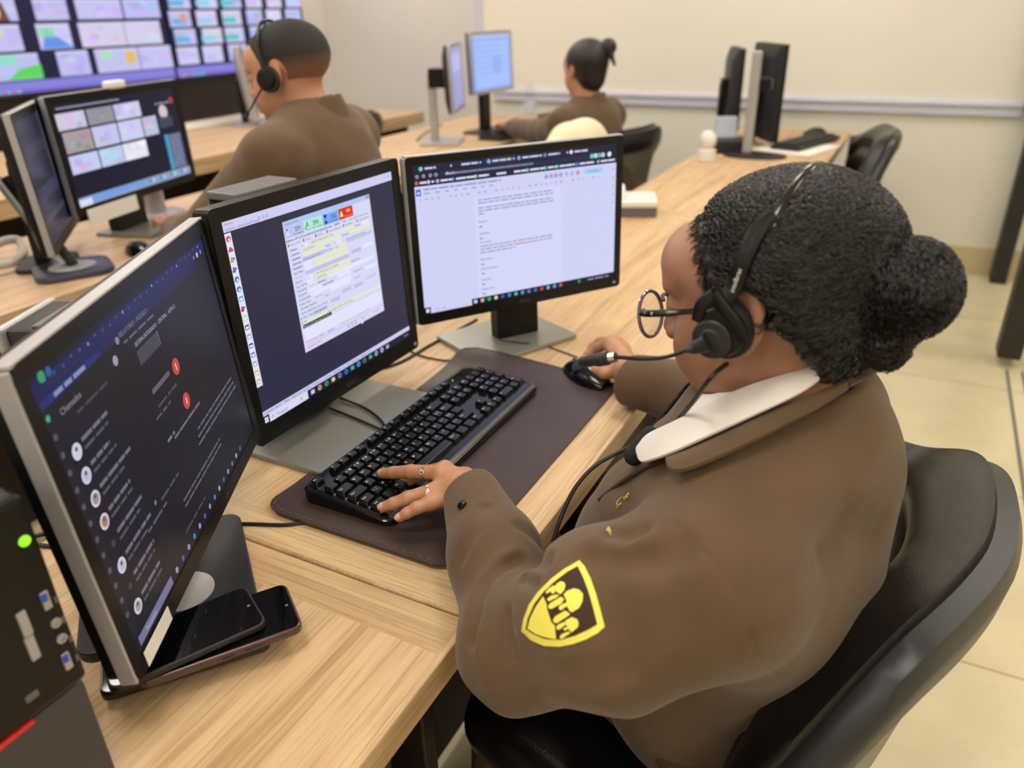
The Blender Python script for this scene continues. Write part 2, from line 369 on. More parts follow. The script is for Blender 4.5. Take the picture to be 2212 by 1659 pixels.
def base_plate(w, d, cx, cy, m, h=0.009, rz=0.0, r=0.008, disc=None):
    def f(t):
        b = MB().prism(rrect(w, d, r), 0, h, 0, 0.002, M=Matrix.Rotation(rz, 3, 'Z'), c=(cx, cy, 0.0005)).build('base', m, t)
        if disc: MB().lathe([(0.0, 0.0), (disc[2], 0.0), (disc[2], 0.0015), (0.0, 0.002)], (disc[0], disc[1], h + 0.0005), 28).build('turntable', M_silver, b, smooth=True)
    return f
NAVY = (46, 46, 70); LAV = (208, 210, 246); WH = (226, 228, 252)

def scr_form(s):          # the order form on the middle monitor
    s.rect(0, 0, 1, 1, (47, 46, 68), 1); s.rect(0, 0, 1, 0.048, (205, 206, 243), 2)
    s.text('Sistema', 0.012, 0.019, 0.012, (110, 112, 140)); s.text('Cadastro  Operacional/Técnico', 0.012, 0.043, 0.012, (105, 108, 140))
    for u in (0.175, 0.196, 0.216): s.disc(u, 0.03, 0.006, (130, 132, 165), 3); s.disc(u, 0.03, 0.004, (205, 206, 243), 4)
    s.text('×', 0.972, 0.03, 0.018, (60, 60, 90)); s.text('–', 0.945, 0.03, 0.018, (60, 60, 90))
    s.rect(0, 0.053, 0.033, 0.80, (226, 227, 250), 2)
    ic = [(215, 80, 95), (200, 90, 60), (225, 150, 70), (95, 105, 150), (50, 130, 210), (40, 140, 200), (90, 160, 225), (205, 40, 60), (215, 200, 150), (70, 75, 95), (140, 160, 210), (50, 50, 150), (45, 110, 215), (150, 155, 180), (225, 180, 90), (220, 160, 110)]
    for i, c in enumerate(ic):
        v = 0.078 + i * 0.0463
        if i in (0, 4, 5): s.disc(0.017, v, 0.011, c, 3); s.disc(0.019, v + 0.004, 0.005, (235, 225, 240), 4)
        elif i in (2, 3, 7): s.disc(0.013, v - 0.006, 0.005, c, 4); s.rect(0.006, v, 0.02, v + 0.014, c, 3); s.disc(0.022, v - 0.002, 0.005, (80, 120, 200), 4)
        elif i == 1: s.poly([(0.005, v + 0.012), (0.03, v + 0.012), (0.026, v - 0.002), (0.016, v - 0.012), (0.009, v)], c, 3)
        else: s.rect(0.007, v - 0.012, 0.027, v + 0.012, c, 3); s.rect(0.010, v - 0.004, 0.024, v + 0.008, (235, 236, 250), 4)
    # dialog
    x0, x1, y0, y1 = 0.285, 0.825, 0.083, 0.757; D = lambda a, b: (x0 + a * (x1 - x0), y0 + b * (y1 - y0))
    s.rect(x0, y0, x1, y1, (214, 216, 246), 2); s.rect(x0, y0, x1, y0 + 0.026, (176, 198, 240), 3); s.text('Serviço Central', x0 + 0.012, y0 + 0.02, 0.011, (70, 90, 150), 4); s.rect(x1 - 0.03, y0 + 0.004, x1 - 0.004, y0 + 0.02, (206, 120, 140), 4)
    s.text('× ×', x1 - 0.027, y0 + 0.018, 0.010, (250, 230, 235), 5)
    for a, b, c in ((0.289, 0.394, (190, 194, 236)), (0.396, 0.508, (176, 232, 214)), (0.510, 0.608, (120, 168, 242)), (0.610, 0.702, (216, 36, 38))): s.rect(a, 0.110, b, 0.166, c, 3)
    s.text('271', 0.345, 0.143, 0.021, (25, 30, 60), 5, bold=True); s.text('..', 0.384, 0.143, 0.018, (25, 30, 60), 5); s.text('OSs Finalizadas', 0.334, 0.160, 0.010, (40, 45, 80), 5, maxw=0.057)
    s.disc(0.303, 0.125, 0.004, (170, 30, 50), 5); s.poly([(0.298, 0.152), (0.31, 0.152), (0.306, 0.13), (0.3, 0.13)], (240, 240, 252), 5); s.rect(0.3025, 0.132, 0.3045, 0.143, (170, 30, 50), 6)
    s.text('292', 0.449, 0.143, 0.021, (22, 48, 60), 5, bold=True); s.text('..', 0.489, 0.143, 0.018, (22, 48, 60), 5); s.text('OSs Fechadas', 0.44, 0.160, 0.010, (30, 70, 90), 5, maxw=0.062)
    for a, b, c, d in ((0.402, 0.137, 0.408, 0.157), (0.410, 0.137, 0.428, 0.157)): s.rect(a, b, c, d, (40, 120, 110), 5); s.rect(a + 0.0018, b + 0.002, c - 0.0018, d - 0.002, (186, 236, 220), 6)
    s.poly([(0.410, 0.139), (0.416, 0.118), (0.421, 0.118), (0.419, 0.137)], (40, 120, 110), 5)
    s.text('152', 0.562, 0.143, 0.021, (22, 34, 90), 5, bold=True); s.text('OSs Abertas', 0.548, 0.160, 0.010, (40, 60, 140), 5, maxw=0.055)
    s.poly([(0.517, 0.118), (0.535, 0.118), (0.517, 0.156), (0.535, 0.156)][:2] + [(0.526, 0.137)], (20, 30, 70), 5); s.poly([(0.526, 0.137), (0.517, 0.156), (0.535, 0.156)][::-1], (20, 30, 70), 5); s.rect(0.515, 0.115, 0.537, 0.119, (20, 30, 70), 5); s.rect(0.515, 0.155, 0.537, 0.159, (20, 30, 70), 5)
    s.text('105', 0.659, 0.139, 0.019, (255, 214, 84), 5, bold=True); s.text('OSs em Atraso', 0.644, 0.159, 0.010, (255, 190, 80), 5, maxw=0.054); s.poly([(0.615, 0.152), (0.638, 0.152), (0.6265, 0.118)], (255, 226, 170), 5)
    s.text('Informe o Nº da OS ou informe 0 (zero) para uma nova:', 0.289, 0.184, 0.0125, (30, 32, 56), 4, bold=True, maxw=0.268)
    s.rect(0.572, 0.172, 0.6, 0.186, (190, 194, 226), 4); s.text('500408', 0.573, 0.184, 0.011, (60, 64, 100), 5); s.text('OK', 0.628, 0.184, 0.011, (40, 44, 80), 5); s.text('OSs vindas do Sistema Web', 0.672, 0.184, 0.010, (80, 84, 120), 5, maxw=0.13)
    u = 0.293
    for w, tx in ((0.066, 'Abertura de OS'), (0.052, 'Trocas'), (0.05, 'Serviço'), (0.085, 'Gerar Desmanche'), (0.07, 'Providência'), (0.09, 'Anexar Histórico')):
        s.rect(u, 0.192, u + 0.006, 0.207, (70, 74, 110) if tx[0] != 'A' else (190, 60, 60), 4); s.text(tx, u + 0.013, 0.205, 0.010, (84, 88, 120), 4, maxw=w - 0.008); u += w + 0.02
    labels = ['Cliente:', 'Contrato:', 'Atividade:', 'Operação:', 'Vendedor:', 'Set. Com.', '', 'Emissor:', 'Set. Técnico', 'Prioridade:', 'Chave/NF:', 'Cod.Atendim.', 'Grupo Dest:', 'Checklist (Modelo):', 'Horário Agendado com o Cliente:', 'Não   Data p/ Entrega da OS:', 'Sim']
    Y0 = 0.232
    for i, l in enumerate(labels):
        v = Y0 + i * 0.0232
        if l: s.text(l, 0.300 if i < 15 else 0.306, v, 0.0115, (48, 52, 84), 4, bold=i < 6, maxw=0.16)
        elif i == 6: s.text('Destino', 0.30, v, 0.0115, (170, 172, 205), 4)
    for i in (15, 16): s.rect(0.292, Y0 + i * 0.0232 - 0.009, 0.298, Y0 + i * 0.0232, (120, 124, 160), 4)
    Y = (228, 230, 204); L2 = (192, 192, 232); W2 = (228, 230, 252)
    def field(r, a, b, c, tx=None): s.rect(a, Y0 + r * 0.0232 - 0.0165, b, Y0 + r * 0.0232 + 0.003, c, 3); tx and s.text(tx, a + 0.006, Y0 + r * 0.0232 - 0.001, 0.011, (112, 114, 120), 5, maxw=b - a - 0.01)
    field(-0.1, 0.352, 0.405, W2, '1234'); field(-0.1, 0.418, 0.70, Y, 'BELEM VIGILANCIA LTDA'); field(-0.1, 0.745, 0.80, W2); s.text('Produto:', 0.70, Y0 - 0.004, 0.0105, (50, 54, 90), 5)
    field(0.9, 0.365, 0.60, Y, 'SEGURANCA'); field(0.9, 0.66, 0.806, Y); s.text('Chamada:', 0.61, Y0 + 0.02, 0.0105, (50, 54, 90), 5); field(1.9, 0.365, 0.497, Y); field(1.9, 0.54, 0.60, W2, '1234'); s.text('Grupo:', 0.50, Y0 + 0.042, 0.0105, (50, 54, 90), 5)
    s.text('Serviços Adicionais do Setor:', 0.632, Y0 + 0.046, 0.0105, (50, 54, 90), 5, maxw=0.16); s.rect(0.625, Y0 + 0.048, 0.808, Y0 + 0.062, (190, 192, 226), 3)
    field(2.9, 0.357, 0.49, L2, '12 Manutenção Geral'); field(2.9, 0.545, 0.637, Y, '12345'); s.text('Prioridade:', 0.493, Y0 + 0.064, 0.0105, (50, 54, 90), 5)
    field(3.9, 0.362, 0.41, W2); field(3.9, 0.42, 0.637, Y); field(4.9, 0.362, 0.41, W2); field(4.9, 0.42, 0.637, Y); field(5.9, 0.362, 0.637, L2); field(5.5, 0.655, 0.72, (188, 190, 222)); field(5.2, 0.73, 0.808, W2)
    field(6.9, 0.362, 0.40, W2, '12'); field(6.9, 0.415, 0.64, Y, 'SET TECNICO DE CIDADE'); field(7.9, 0.362, 0.40, W2); field(7.9, 0.41, 0.64, Y, 'CONTROLE'); s.text('Equipamento:', 0.645, Y0 + 7.4 * 0.0232, 0.0105, (50, 54, 90), 5)
    field(8.9, 0.362, 0.41, W2, 'Normal'); s.text('Solicitante:', 0.42, Y0 + 8.9 * 0.0232, 0.0105, (50, 54, 90), 5, bold=True); field(8.6, 0.49, 0.80, W2); field(9.9, 0.362, 0.44, W2); s.text('Não Atendida', 0.45, Y0 + 9.9 * 0.0232, 0.0105, (50, 54, 120), 5, bold=True); field(9.6, 0.55, 0.63, W2); s.text('Contato OS:', 0.65, Y0 + 10 * 0.0232, 0.0105, (50, 54, 90), 5); field(10.9, 0.37, 0.63, W2); field(10.6, 0.73, 0.81, W2); s.text('Tipo OS:', 0.65, Y0 + 11.6 * 0.0232, 0.0105, (70, 70, 170), 5); field(11.9, 0.38, 0.44, W2, '00/00/0000'); s.text('Início:', 0.45, Y0 + 12.4 * 0.0232, 0.0105, (50, 54, 90), 5); field(11.7, 0.49, 0.62, W2); field(14.4, 0.48, 0.54, (190, 192, 224)); field(13.4, 0.56, 0.62, (190, 192, 224)); field(13.6, 0.64, 0.70, (190, 192, 224)); field(15.2, 0.37, 0.45, (190, 192, 224)); field(12.9, 0.73, 0.80, (200, 202, 234))
    s.rect(0.296, 0.594, 0.815, 0.612, Y, 3); s.text('Observações do Sistema (Ocorrência):', 0.45, 0.609, 0.011, (90, 92, 70), 5, maxw=0.17); s.rect(0.296, 0.612, 0.472, 0.631, (28, 28, 34), 4); s.text('Registro do texto aqui, por favor.', 0.30, 0.627, 0.012, (210, 212, 230), 5, maxw=0.165)
    s.rect(0.296, 0.631, 0.815, 0.70, (226, 227, 250), 3); s.text('DD Pendentes:  000000', 0.30, 0.712, 0.0115, (214, 60, 90), 5, maxw=0.11); s.text('Garantia?', 0.43, 0.712, 0.0115, (50, 54, 90), 5); s.text('Reagendamento não concluído pelo cliente', 0.52, 0.706, 0.011, (220, 120, 140), 5, maxw=0.27)
    s.rect(0.296, 0.722, 0.815, 0.7245, (170, 172, 206), 4); s.text('DELIBERADO POR ...', 0.30, 0.742, 0.0105, (214, 60, 90), 5, maxw=0.09)
    for a in (0.56, 0.585, 0.61): s.rect(a, 0.727, a + 0.012, 0.748, (180, 182, 214), 4)
    s.disc(0.66, 0.758, 0.006, (230, 230, 240), 5); s.text('Salvar', 0.66, 0.74, 0.010, (120, 122, 160), 5); s.text('Cancelar', 0.75, 0.738, 0.010, (120, 122, 160), 5)
    # status line and task bar
    s.rect(0, 0.932, 1, 0.957, (204, 206, 242), 2); s.text('INTERNO: 900 PLT   PERFIL: OPERADOR CENTRAL   CORREIO: 0 NOVO(S)   TERMINAL: 102   BASE: PRINCIPAL   VERSÃO: 2024', 0.01, 0.951, 0.012, (62, 66, 104), 4, maxw=0.68)
    s.rect(0, 0.957, 1, 1, (30, 32, 52), 2); s.rect(0.032, 0.957, 0.255, 1, (216, 218, 246), 3); s.text('Pesquisar', 0.072, 0.988, 0.016, (120, 122, 150), 5); s.disc(0.05, 0.979, 0.006, (120, 122, 150), 4); s.disc(0.05, 0.979, 0.004, (216, 218, 246), 5)
    for a, b in ((0.007, 0.966), (0.0165, 0.966), (0.007, 0.981), (0.0165, 0.981)): s.rect(a, b, a + 0.008, b + 0.0125, (240, 242, 255), 3)
    s.poly([(0.215, 0.966), (0.226, 0.978), (0.216, 0.99), (0.205, 0.978)], (225, 190, 90), 5)
    for i, c in enumerate([(200, 204, 220), (210, 160, 160), (60, 160, 110), (225, 200, 160), (110, 130, 200), (40, 120, 210), (70, 170, 180), (70, 160, 225), (110, 100, 130), (80, 170, 140), (170, 175, 200), (190, 195, 220), (170, 170, 200)]):
        u = 0.285 + i * 0.044; (s.disc(u, 0.979, 0.012, c, 4), s.disc(u, 0.979, 0.005, (40, 44, 66), 5)) if i % 3 else s.rect(u - 0.011, 0.968, u + 0.011, 0.99, c, 4)
    s.text('10:24', 0.95, 0.985, 0.014, (160, 164, 200), 4)

def scr_doc(s):           # text document in a browser, right monitor
    s.rect(0, 0, 1, 1, LAV, 1); s.rect(0, 0, 1, 0.135, (33, 33, 58), 2)
    s.rect(0.33, 0.0, 0.47, 0.046, (48, 48, 78), 3)
    for u, c, w in ((0.035, (120, 210, 180), 0.05), (0.2, (33, 33, 58), 0.07), (0.345, (120, 170, 240), 0.09), (0.49, (120, 160, 235), 0.09), (0.62, (120, 122, 150), 0.06), (0.755, (220, 222, 240), 0.07)):
        s.disc(u, 0.026, 0.009, c, 4); s.dashes(u + 0.017, 0.026, u + 0.017 + w, 0.014, (196, 198, 224), 4, (0.03, 0.05), 0.004)
    for u in (0.17, 0.29, 0.305, 0.465, 0.6, 0.735): s.disc(u, 0.026, 0.005, (180, 182, 210), 4)
    for u in (0.016, 0.045, 0.075, 0.1): s.disc(u, 0.072, 0.007, (190, 192, 216), 4); s.disc(u, 0.072, 0.004, (33, 33, 58), 5)
    s.rect(0.12, 0.055, 0.86, 0.09, (42, 42, 70), 3); s.text('docs', 0.142, 0.08, 0.022, (222, 224, 244), 4, wide=1.2, bold=True); s.dashes(0.185, 0.074, 0.56, 0.013, (126, 128, 160), 4, (0.02, 0.05), 0.002)
    for u, c in ((0.865, (110, 200, 190)), (0.885, (200, 210, 230)), (0.905, (90, 180, 140)), (0.925, (190, 200, 220)), (0.96, (232, 234, 246))): s.disc(u, 0.07, 0.011, c, 5)
    for u, c, w in ((0.012, (210, 90, 90), 0.03), (0.065, (190, 195, 215), 0.01), (0.105, (170, 175, 205), 0.055), (0.175, (70, 120, 210), 0.09), (0.28, (100, 210, 150), 0.05), (0.365, (33, 33, 58), 0.05), (0.45, (33, 33, 58), 0.06), (0.53, (110, 220, 150), 0.07), (0.62, (90, 200, 170), 0.04), (0.68, (110, 220, 150), 0.08), (0.785, (90, 130, 220), 0.08), (0.9, (160, 170, 210), 0.08)):
        s.disc(u, 0.113, 0.008, c, 4); s.dashes(u + 0.014, 0.113, u + 0.014 + w, 0.014, (214, 216, 238), 4, (0.03, 0.05), 0.003)
    s.rect(0.006, 0.152, 0.028, 0.196, (66, 116, 226), 3); s.rect(0.012, 0.17, 0.022, 0.183, (230, 234, 255), 4)
    s.dashes(0.04, 0.158, 0.40, 0.011, (150, 152, 190), 3, (0.02, 0.06), 0.006); s.dashes(0.04, 0.184, 0.36, 0.011, (168, 170, 208), 3, (0.015, 0.03), 0.024)
    s.dashes(0.02, 0.221, 0.90, 0.014, (176, 178, 216), 3, (0.007, 0.014), 0.017, 0.9)
    for u, c in ((0.625, (150, 160, 190)), (0.65, (170, 160, 200)), (0.675, (200, 130, 220)), (0.70, (150, 165, 210)), (0.73, (180, 182, 214)), (0.76, (180, 182, 214)), (0.79, (200, 150, 160))): s.disc(u, 0.173, 0.010, c, 3)
    s.rect(0.825, 0.155, 0.925, 0.19, (160, 204, 246), 3); s.text('Compartilhar', 0.845, 0.180, 0.016, (90, 130, 190), 4, maxw=0.06)
    s.rect(0.265, 0.248, 0.70, 1, (213, 215, 249), 2)
    T = (138, 140, 176)
    for v, a, b in ((0.272, 0.285, 0.66), (0.292, 0.285, 0.66), (0.325, 0.285, 0.66), (0.345, 0.285, 0.66), (0.366, 0.285, 0.31), (0.59, 0.285, 0.652), (0.612, 0.285, 0.652), (0.634, 0.285, 0.46)): s.dashes(a, v, b, 0.010, (160, 162, 200), 4, (0.015, 0.045), 0.006)
    s.dashes(0.465, 0.634 - 0.02, 0.535, 0.010, (226, 150, 170), 5, (0.03, 0.04), 0.003)
    for v, tx in ((0.425, 'Resumo'), (0.507, 'Atividade'), (0.568, 'Ata aberta'), (0.69, 'Data inicial'), (0.757, 'Início do evento'), (0.835, 'Data final'), (0.905, 'Responsável')):
        s.text(tx, 0.285, v, 0.014, (112, 114, 152), 4, bold=True)
        if v not in (0.568,): s.dashes(0.285, v + 0.028, 0.30, 0.010, T, 4)
    s.text('1', 0.30, 0.97, 0.014, T, 4)
    for v in (0.18, 0.24, 0.3, 0.36, 0.42): s.disc(0.985, v, 0.006, (180, 184, 216) if v != 0.3 else (226, 180, 160), 4)
    s.rect(0.0, 0.955, 0.03, 1, (28, 28, 44), 3); s.rect(0.23, 0.955, 1, 1, (24, 24, 40), 3)
    for a, b in ((0.008, 0.965), (0.016, 0.965), (0.008, 0.979), (0.016, 0.979)): s.rect(a, b, a + 0.007, b + 0.012, (240, 242, 255), 4)
    s.dashes(0.05, 0.978, 0.11, 0.014, (190, 192, 226), 3); s.disc(0.2, 0.976, 0.01, (240, 200, 160), 3)
    for i, c in enumerate([(200, 204, 220), (222, 170, 170), (60, 170, 90), (225, 210, 170), (60, 90, 170), (50, 130, 230), (70, 180, 170), (90, 150, 200), (120, 110, 160), (60, 110, 160), (200, 60, 60), (110, 180, 225), (80, 160, 225), (190, 90, 90)]): s.disc(0.248 + i * 0.0345, 0.978, 0.0095, c, 4)
    s.disc(0.80, 0.978, 0.008, (70, 150, 70), 4); s.dashes(0.85, 0.978, 0.97, 0.012, (140, 142, 170), 4)

def scr_chat(s):          # dark chat window, left monitor
    s.rect(0, 0, 1, 1, (27, 26, 36), 1); s.rect(0, 0, 1, 0.022, (20, 22, 44), 2); s.rect(0, 0.022, 1, 0.062, (26, 34, 84), 2); s.rect(0, 0.062, 0.9, 0.10, (26, 32, 76), 2)
    for i in range(26): s.disc(0.05 + i * 0.036, 0.03 + 0.004 * (i % 3), 0.004, (60, 80, 130) if i % 5 else (100, 150, 190), 3)
    s.disc(0.044, 0.018, 0.012, (50, 150, 110), 4); s.disc(0.07, 0.02, 0.01, (40, 90, 150), 4); s.disc(0.93, 0.062, 0.008, (170, 180, 200), 4); s.disc(0.96, 0.062, 0.006, (120, 140, 190), 4); s.disc(0.9, 0.062, 0.005, (120, 140, 190), 4)
    s.rect(0.01, 0.075, 0.26, 0.10, (34, 44, 110), 3); s.dashes(0.06, 0.088, 0.19, 0.014, (130, 140, 180), 4)
    s.rect(0, 0.10, 0.035, 0.94, (32, 31, 40), 2)
    for i in range(13): s.disc(0.017, 0.13 + i * 0.06, 0.007, (84, 84, 96) if i else (70, 170, 110), 3)
    s.rect(0.035, 0.10, 0.30, 0.94, (29, 28, 37), 2)
    s.text('Chamados', 0.058, 0.155, 0.022, (140, 140, 158), 4); s.dashes(0.11, 0.185, 0.25, 0.010, (66, 66, 80), 3)
    rows = [0.278, 0.362, 0.446, 0.532, 0.618, 0.704, 0.79, 0.875]
    cols = [(196, 200, 216), (176, 184, 206), (168, 130, 128), (170, 126, 98), (60, 64, 76), (176, 182, 206), (60, 60, 70), (150, 150, 160)]
    for v, c in zip(rows, cols):
        s.disc(0.062, v, 0.018 if c[0] > 100 else 0.008, (206, 208, 220) if c[0] > 100 else c, 3)
        if c[0] > 100: s.disc(0.062, v, 0.0125, c, 4); s.disc(0.062, v - 0.008, 0.005, (90, 84, 96), 5)
        s.dashes(0.09, v - 0.015, 0.09 + random.uniform(0.08, 0.16), 0.013, (108, 108, 124), 3, (0.02, 0.05), 0.005); s.dashes(0.09, v + 0.014, 0.20, 0.010, (82, 82, 98), 3, (0.02, 0.05), 0.006)
    s.text('RELATÓRIO - MODELO', 0.36, 0.10, 0.018, (124, 126, 144), 4, maxw=0.165); s.dashes(0.37, 0.125, 0.56, 0.009, (90, 92, 110), 3); s.text('SISTEMA INTEGRADO - CENTRAL - ADM.LG', 0.415, 0.17, 0.017, (146, 148, 168), 4, maxw=0.27, bold=True)
    s.rect(0.412, 0.185, 0.545, 0.24, (66, 66, 78), 3); s.rect(0.542, 0.185, 0.545, 0.24, (110, 110, 124), 4); s.disc(0.345, 0.10, 0.009, (130, 130, 146), 4); s.disc(0.31, 0.15, 0.012, (150, 152, 168), 4)
    for v in (0.363, 0.515): s.disc(0.586, v, 0.0225, (196, 70, 66), 4, 18); s.rect(0.583, v - 0.014, 0.589, v + 0.014, (240, 190, 180), 5)
    s.dashes(0.424, 0.356, 0.54, 0.02, (92, 92, 106), 3, (0.1, 0.12)); s.dashes(0.43, 0.42, 0.56, 0.010, (74, 74, 90), 3); s.dashes(0.40, 0.45, 0.50, 0.010, (80, 80, 96), 3); s.dashes(0.46, 0.58, 0.66, 0.011, (104, 104, 118), 3, (0.03, 0.06), 0.004); s.dashes(0.42, 0.56, 0.47, 0.012, (90, 130, 130), 3)
    for k in range(3): s.dashes(0.60 - 0.01 * k, 0.66 + 0.028 * k, 0.93 + 0.01 * k, 0.009, (100, 100, 118), 3, (0.02, 0.06), 0.005)
    for k in range(2): s.dashes(0.40, 0.81 + 0.025 * k, 0.72, 0.009, (96, 96, 112), 3, (0.02, 0.06), 0.005)
    s.dashes(0.30, 0.70, 0.42, 0.010, (80, 80, 96), 3); s.disc(0.27, 0.68, 0.006, (60, 150, 130), 4); s.dashes(0.20, 0.73, 0.32, 0.010, (90, 90, 106), 3); s.dashes(0.36, 0.915, 0.52, 0.010, (70, 70, 86), 3)
    s.rect(0, 0.945, 1, 1, (22, 23, 36), 2); s.rect(0.02, 0.955, 0.225, 0.99, (112, 112, 146), 3); s.text('Pesquisar', 0.06, 0.982, 0.018, (170, 172, 196), 4)
    for i in range(14): s.disc(0.26 + i * 0.045, 0.972, 0.008, [(150, 152, 166), (60, 90, 150), (130, 140, 160), (60, 130, 150)][i % 4], 4)

def scr_tiles(s):         # tiled camera pictures on the man's monitor
    s.rect(0, 0, 1, 1, (26, 27, 48), 1); s.rect(0.02, 0.03, 0.5, 0.045, (150, 152, 170), 2)
    def tile(a, b, c, d, col):
        s.rect(a, b, c, d, col, 2)
        for _ in range(5): u = random.uniform(a, c - 0.05); v = random.uniform(b, d - 0.05); s.rect(u, v, min(u + random.uniform(0.03, 0.08), c), min(v + random.uniform(0.04, 0.09), d), tuple(int(min(250, max(0, k + random.randint(-24, 20)))) for k in col), 3)
    for a, c, col in ((0.0, 0.21, (205, 196, 224)), (0.225, 0.43, (150, 146, 156)), (0.44, 0.66, (204, 206, 238))): tile(a, 0.085, c, 0.245, col)
    for a, c, col in ((0.015, 0.22, (168, 156, 160)), (0.23, 0.43, (196, 198, 232)), (0.44, 0.64, (204, 206, 238)), (0.65, 0.78, (190, 194, 220))): tile(a, 0.265, c, 0.47, col)
    for a, c, col in ((0.015, 0.23, (200, 204, 240)), (0.24, 0.43, (190, 204, 238)), (0.435, 0.64, (230, 232, 240))): tile(a, 0.495, c, 0.675, col)
    s.disc(0.86, 0.245, 0.04, (214, 196, 200), 3); s.rect(0.80, 0.30, 0.93, 0.42, (60, 70, 90), 3); s.dashes(0.8, 0.15, 0.97, 0.02, (150, 140, 160), 3); s.disc(0.955, 0.135, 0.02, (180, 60, 70), 4)
    s.rect(0.82, 0.50, 0.855, 0.90, (70, 160, 205), 3); s.rect(0.86, 0.50, 0.98, 0.90, (84, 92, 120), 3)
    for k in range(10): s.dashes(0.865, 0.53 + k * 0.038, 0.97, 0.016, (150, 158, 190), 4, (0.02, 0.05))
    s.rect(0, 0.91, 1, 1, (140, 160, 200), 2); s.rect(0.1, 0.92, 0.55, 0.97, (110, 160, 226), 3); s.rect(0.0, 0.93, 0.1, 1, (216, 220, 244), 3)
    for k in range(12): s.disc(0.56 + k * 0.035, 0.95, 0.011, [(110, 170, 190), (70, 140, 120), (200, 210, 220)][k % 3], 4)
def scr_blue(s):
    s.rect(0, 0, 1, 1, (150, 178, 246), 1); s.rect(0, 0, 1, 0.07, (176, 192, 236), 2); s.rect(0.06, 0.12, 0.94, 0.95, (164, 192, 250), 2); s.disc(0.62, 0.55, 0.13, (146, 180, 246), 3)
    for k in range(6): s.dashes(0.1, 0.2 + k * 0.1, 0.8, 0.02, (140, 166, 232), 4)
def scr_dim(s): s.rect(0, 0, 1, 1, (40, 42, 60), 1); s.rect(0.1, 0.55, 0.9, 0.66, (58, 60, 86), 2); s.rect(0.1, 0.2, 0.7, 0.3, (52, 54, 78), 2); s.dashes(0.1, 0.8, 0.9, 0.05, (70, 68, 80), 2)
def scr_lav(s): s.rect(0, 0, 1, 1, (150, 152, 206), 1); s.rect(0.1, 0.1, 0.9, 0.4, (176, 178, 226), 2)

# middle monitor
t, Mt = monitor('computer_monitor', 'black square monitor showing an order form with the numbers 271, 292, 152 and 105', 'monitor', (-0.777, 0.876, 0.75), math.radians(89.7), 0.41, 0.343, 0.215, math.radians(2.1), base_plate(0.285, 0.19, -0.035, 0.0, M_plate, 0.009), None, 0.0195, 0.028, 0.045, (0.075, 0.03, 0.075, 0.0), scr_form, side=None)
def logo(t, Mt, text, pos, h, col, wide=1.0, name='maker_mark'):
    V, F, x0, x1 = text_geo(text); k = h / 0.73
    MB().add([Mt @ Vector((pos[0] + (v[0] - (x0 + x1) / 2) * k * wide, -0.0029, pos[1] + v[1] * k)) for v in V], F).build(name, col, t)
M_mark = mat('grey_lettering', (92, 92, 98), 0.4, metal=0.5)
logo(t, Mt, 'DELL', (0.012, -0.163), 0.0085, M_mark, 1.25)
MB().box(tuple(Mt @ Vector((0.195, -0.0025, -0.162))), (0.007, 0.002, 0.006), 0, 0.0008).build('power_button', M_silver, t)
# right monitor
t, Mt = monitor('computer_monitor', 'widescreen black monitor showing a white text document in a browser', 'monitor', (-0.640, 1.267, 0.75), math.radians(55), 0.446, 0.300, 0.235, math.radians(1.4), base_plate(0.23, 0.18, -0.020, 0.040, M_plate, 0.009, rz=math.radians(9)), None, 0.014, 0.0195, 0.042, (0.092, 0.03, 0.048, -0.008), scr_doc, side=(-1, M_silver))
logo(t, Mt, 'DELL', (0.0, -0.1435), 0.0065, M_mark, 1.2)
MB().box(tuple(Mt @ Vector((0.209, -0.0025, -0.140))), (0.006, 0.002, 0.005), 0, 0.0008).build('power_button', M_silver, t)
# left monitor
def left_base(t):
    M = Matrix.Rotation(-math.radians(120.4), 3, 'Z'); loc = Vector((-0.666, 0.476, 0)); c = M @ (Vector((-0.70, 0.440, 0)) - loc); d = M @ (Vector((-0.659, 0.428, 0)) - loc)
    base_plate(0.20, 0.185, c.x, c.y, M_satin, 0.012, rz=math.atan2(-0.62, 0.78) - math.radians(120.4), r=0.02, disc=(d.x, d.y, 0.034))(t)
t, Mt = monitor('computer_monitor', 'silver-edged monitor with a dark chat window, seen steeply from the side', 'monitor', (-0.666, 0.476, 0.75), math.radians(120.4), 0.455, 0.316, 0.22, math.radians(3.8), left_base, M_black, 0.017, 0.019, 0.04, (0.055, 0.03, 0.065, 0.02), scr_chat, side=(-1, M_silver), r=0.012)
MB().box(tuple(Mt @ Vector((-0.176, -0.0032, -0.149))), (0.062, 0.0008, 0.0165), M=Mt.to_3x3()).build('sticker', M_paper, t)['label'] = 'white paper sticker'
logo(t, Mt, 'Operador - CCO', (-0.176, -0.152), 0.0045, M_mark, 1.1, 'sticker_text')
logo(t, Mt, 'HP', (0.06, -0.1525), 0.008, M_mark, 1.0)
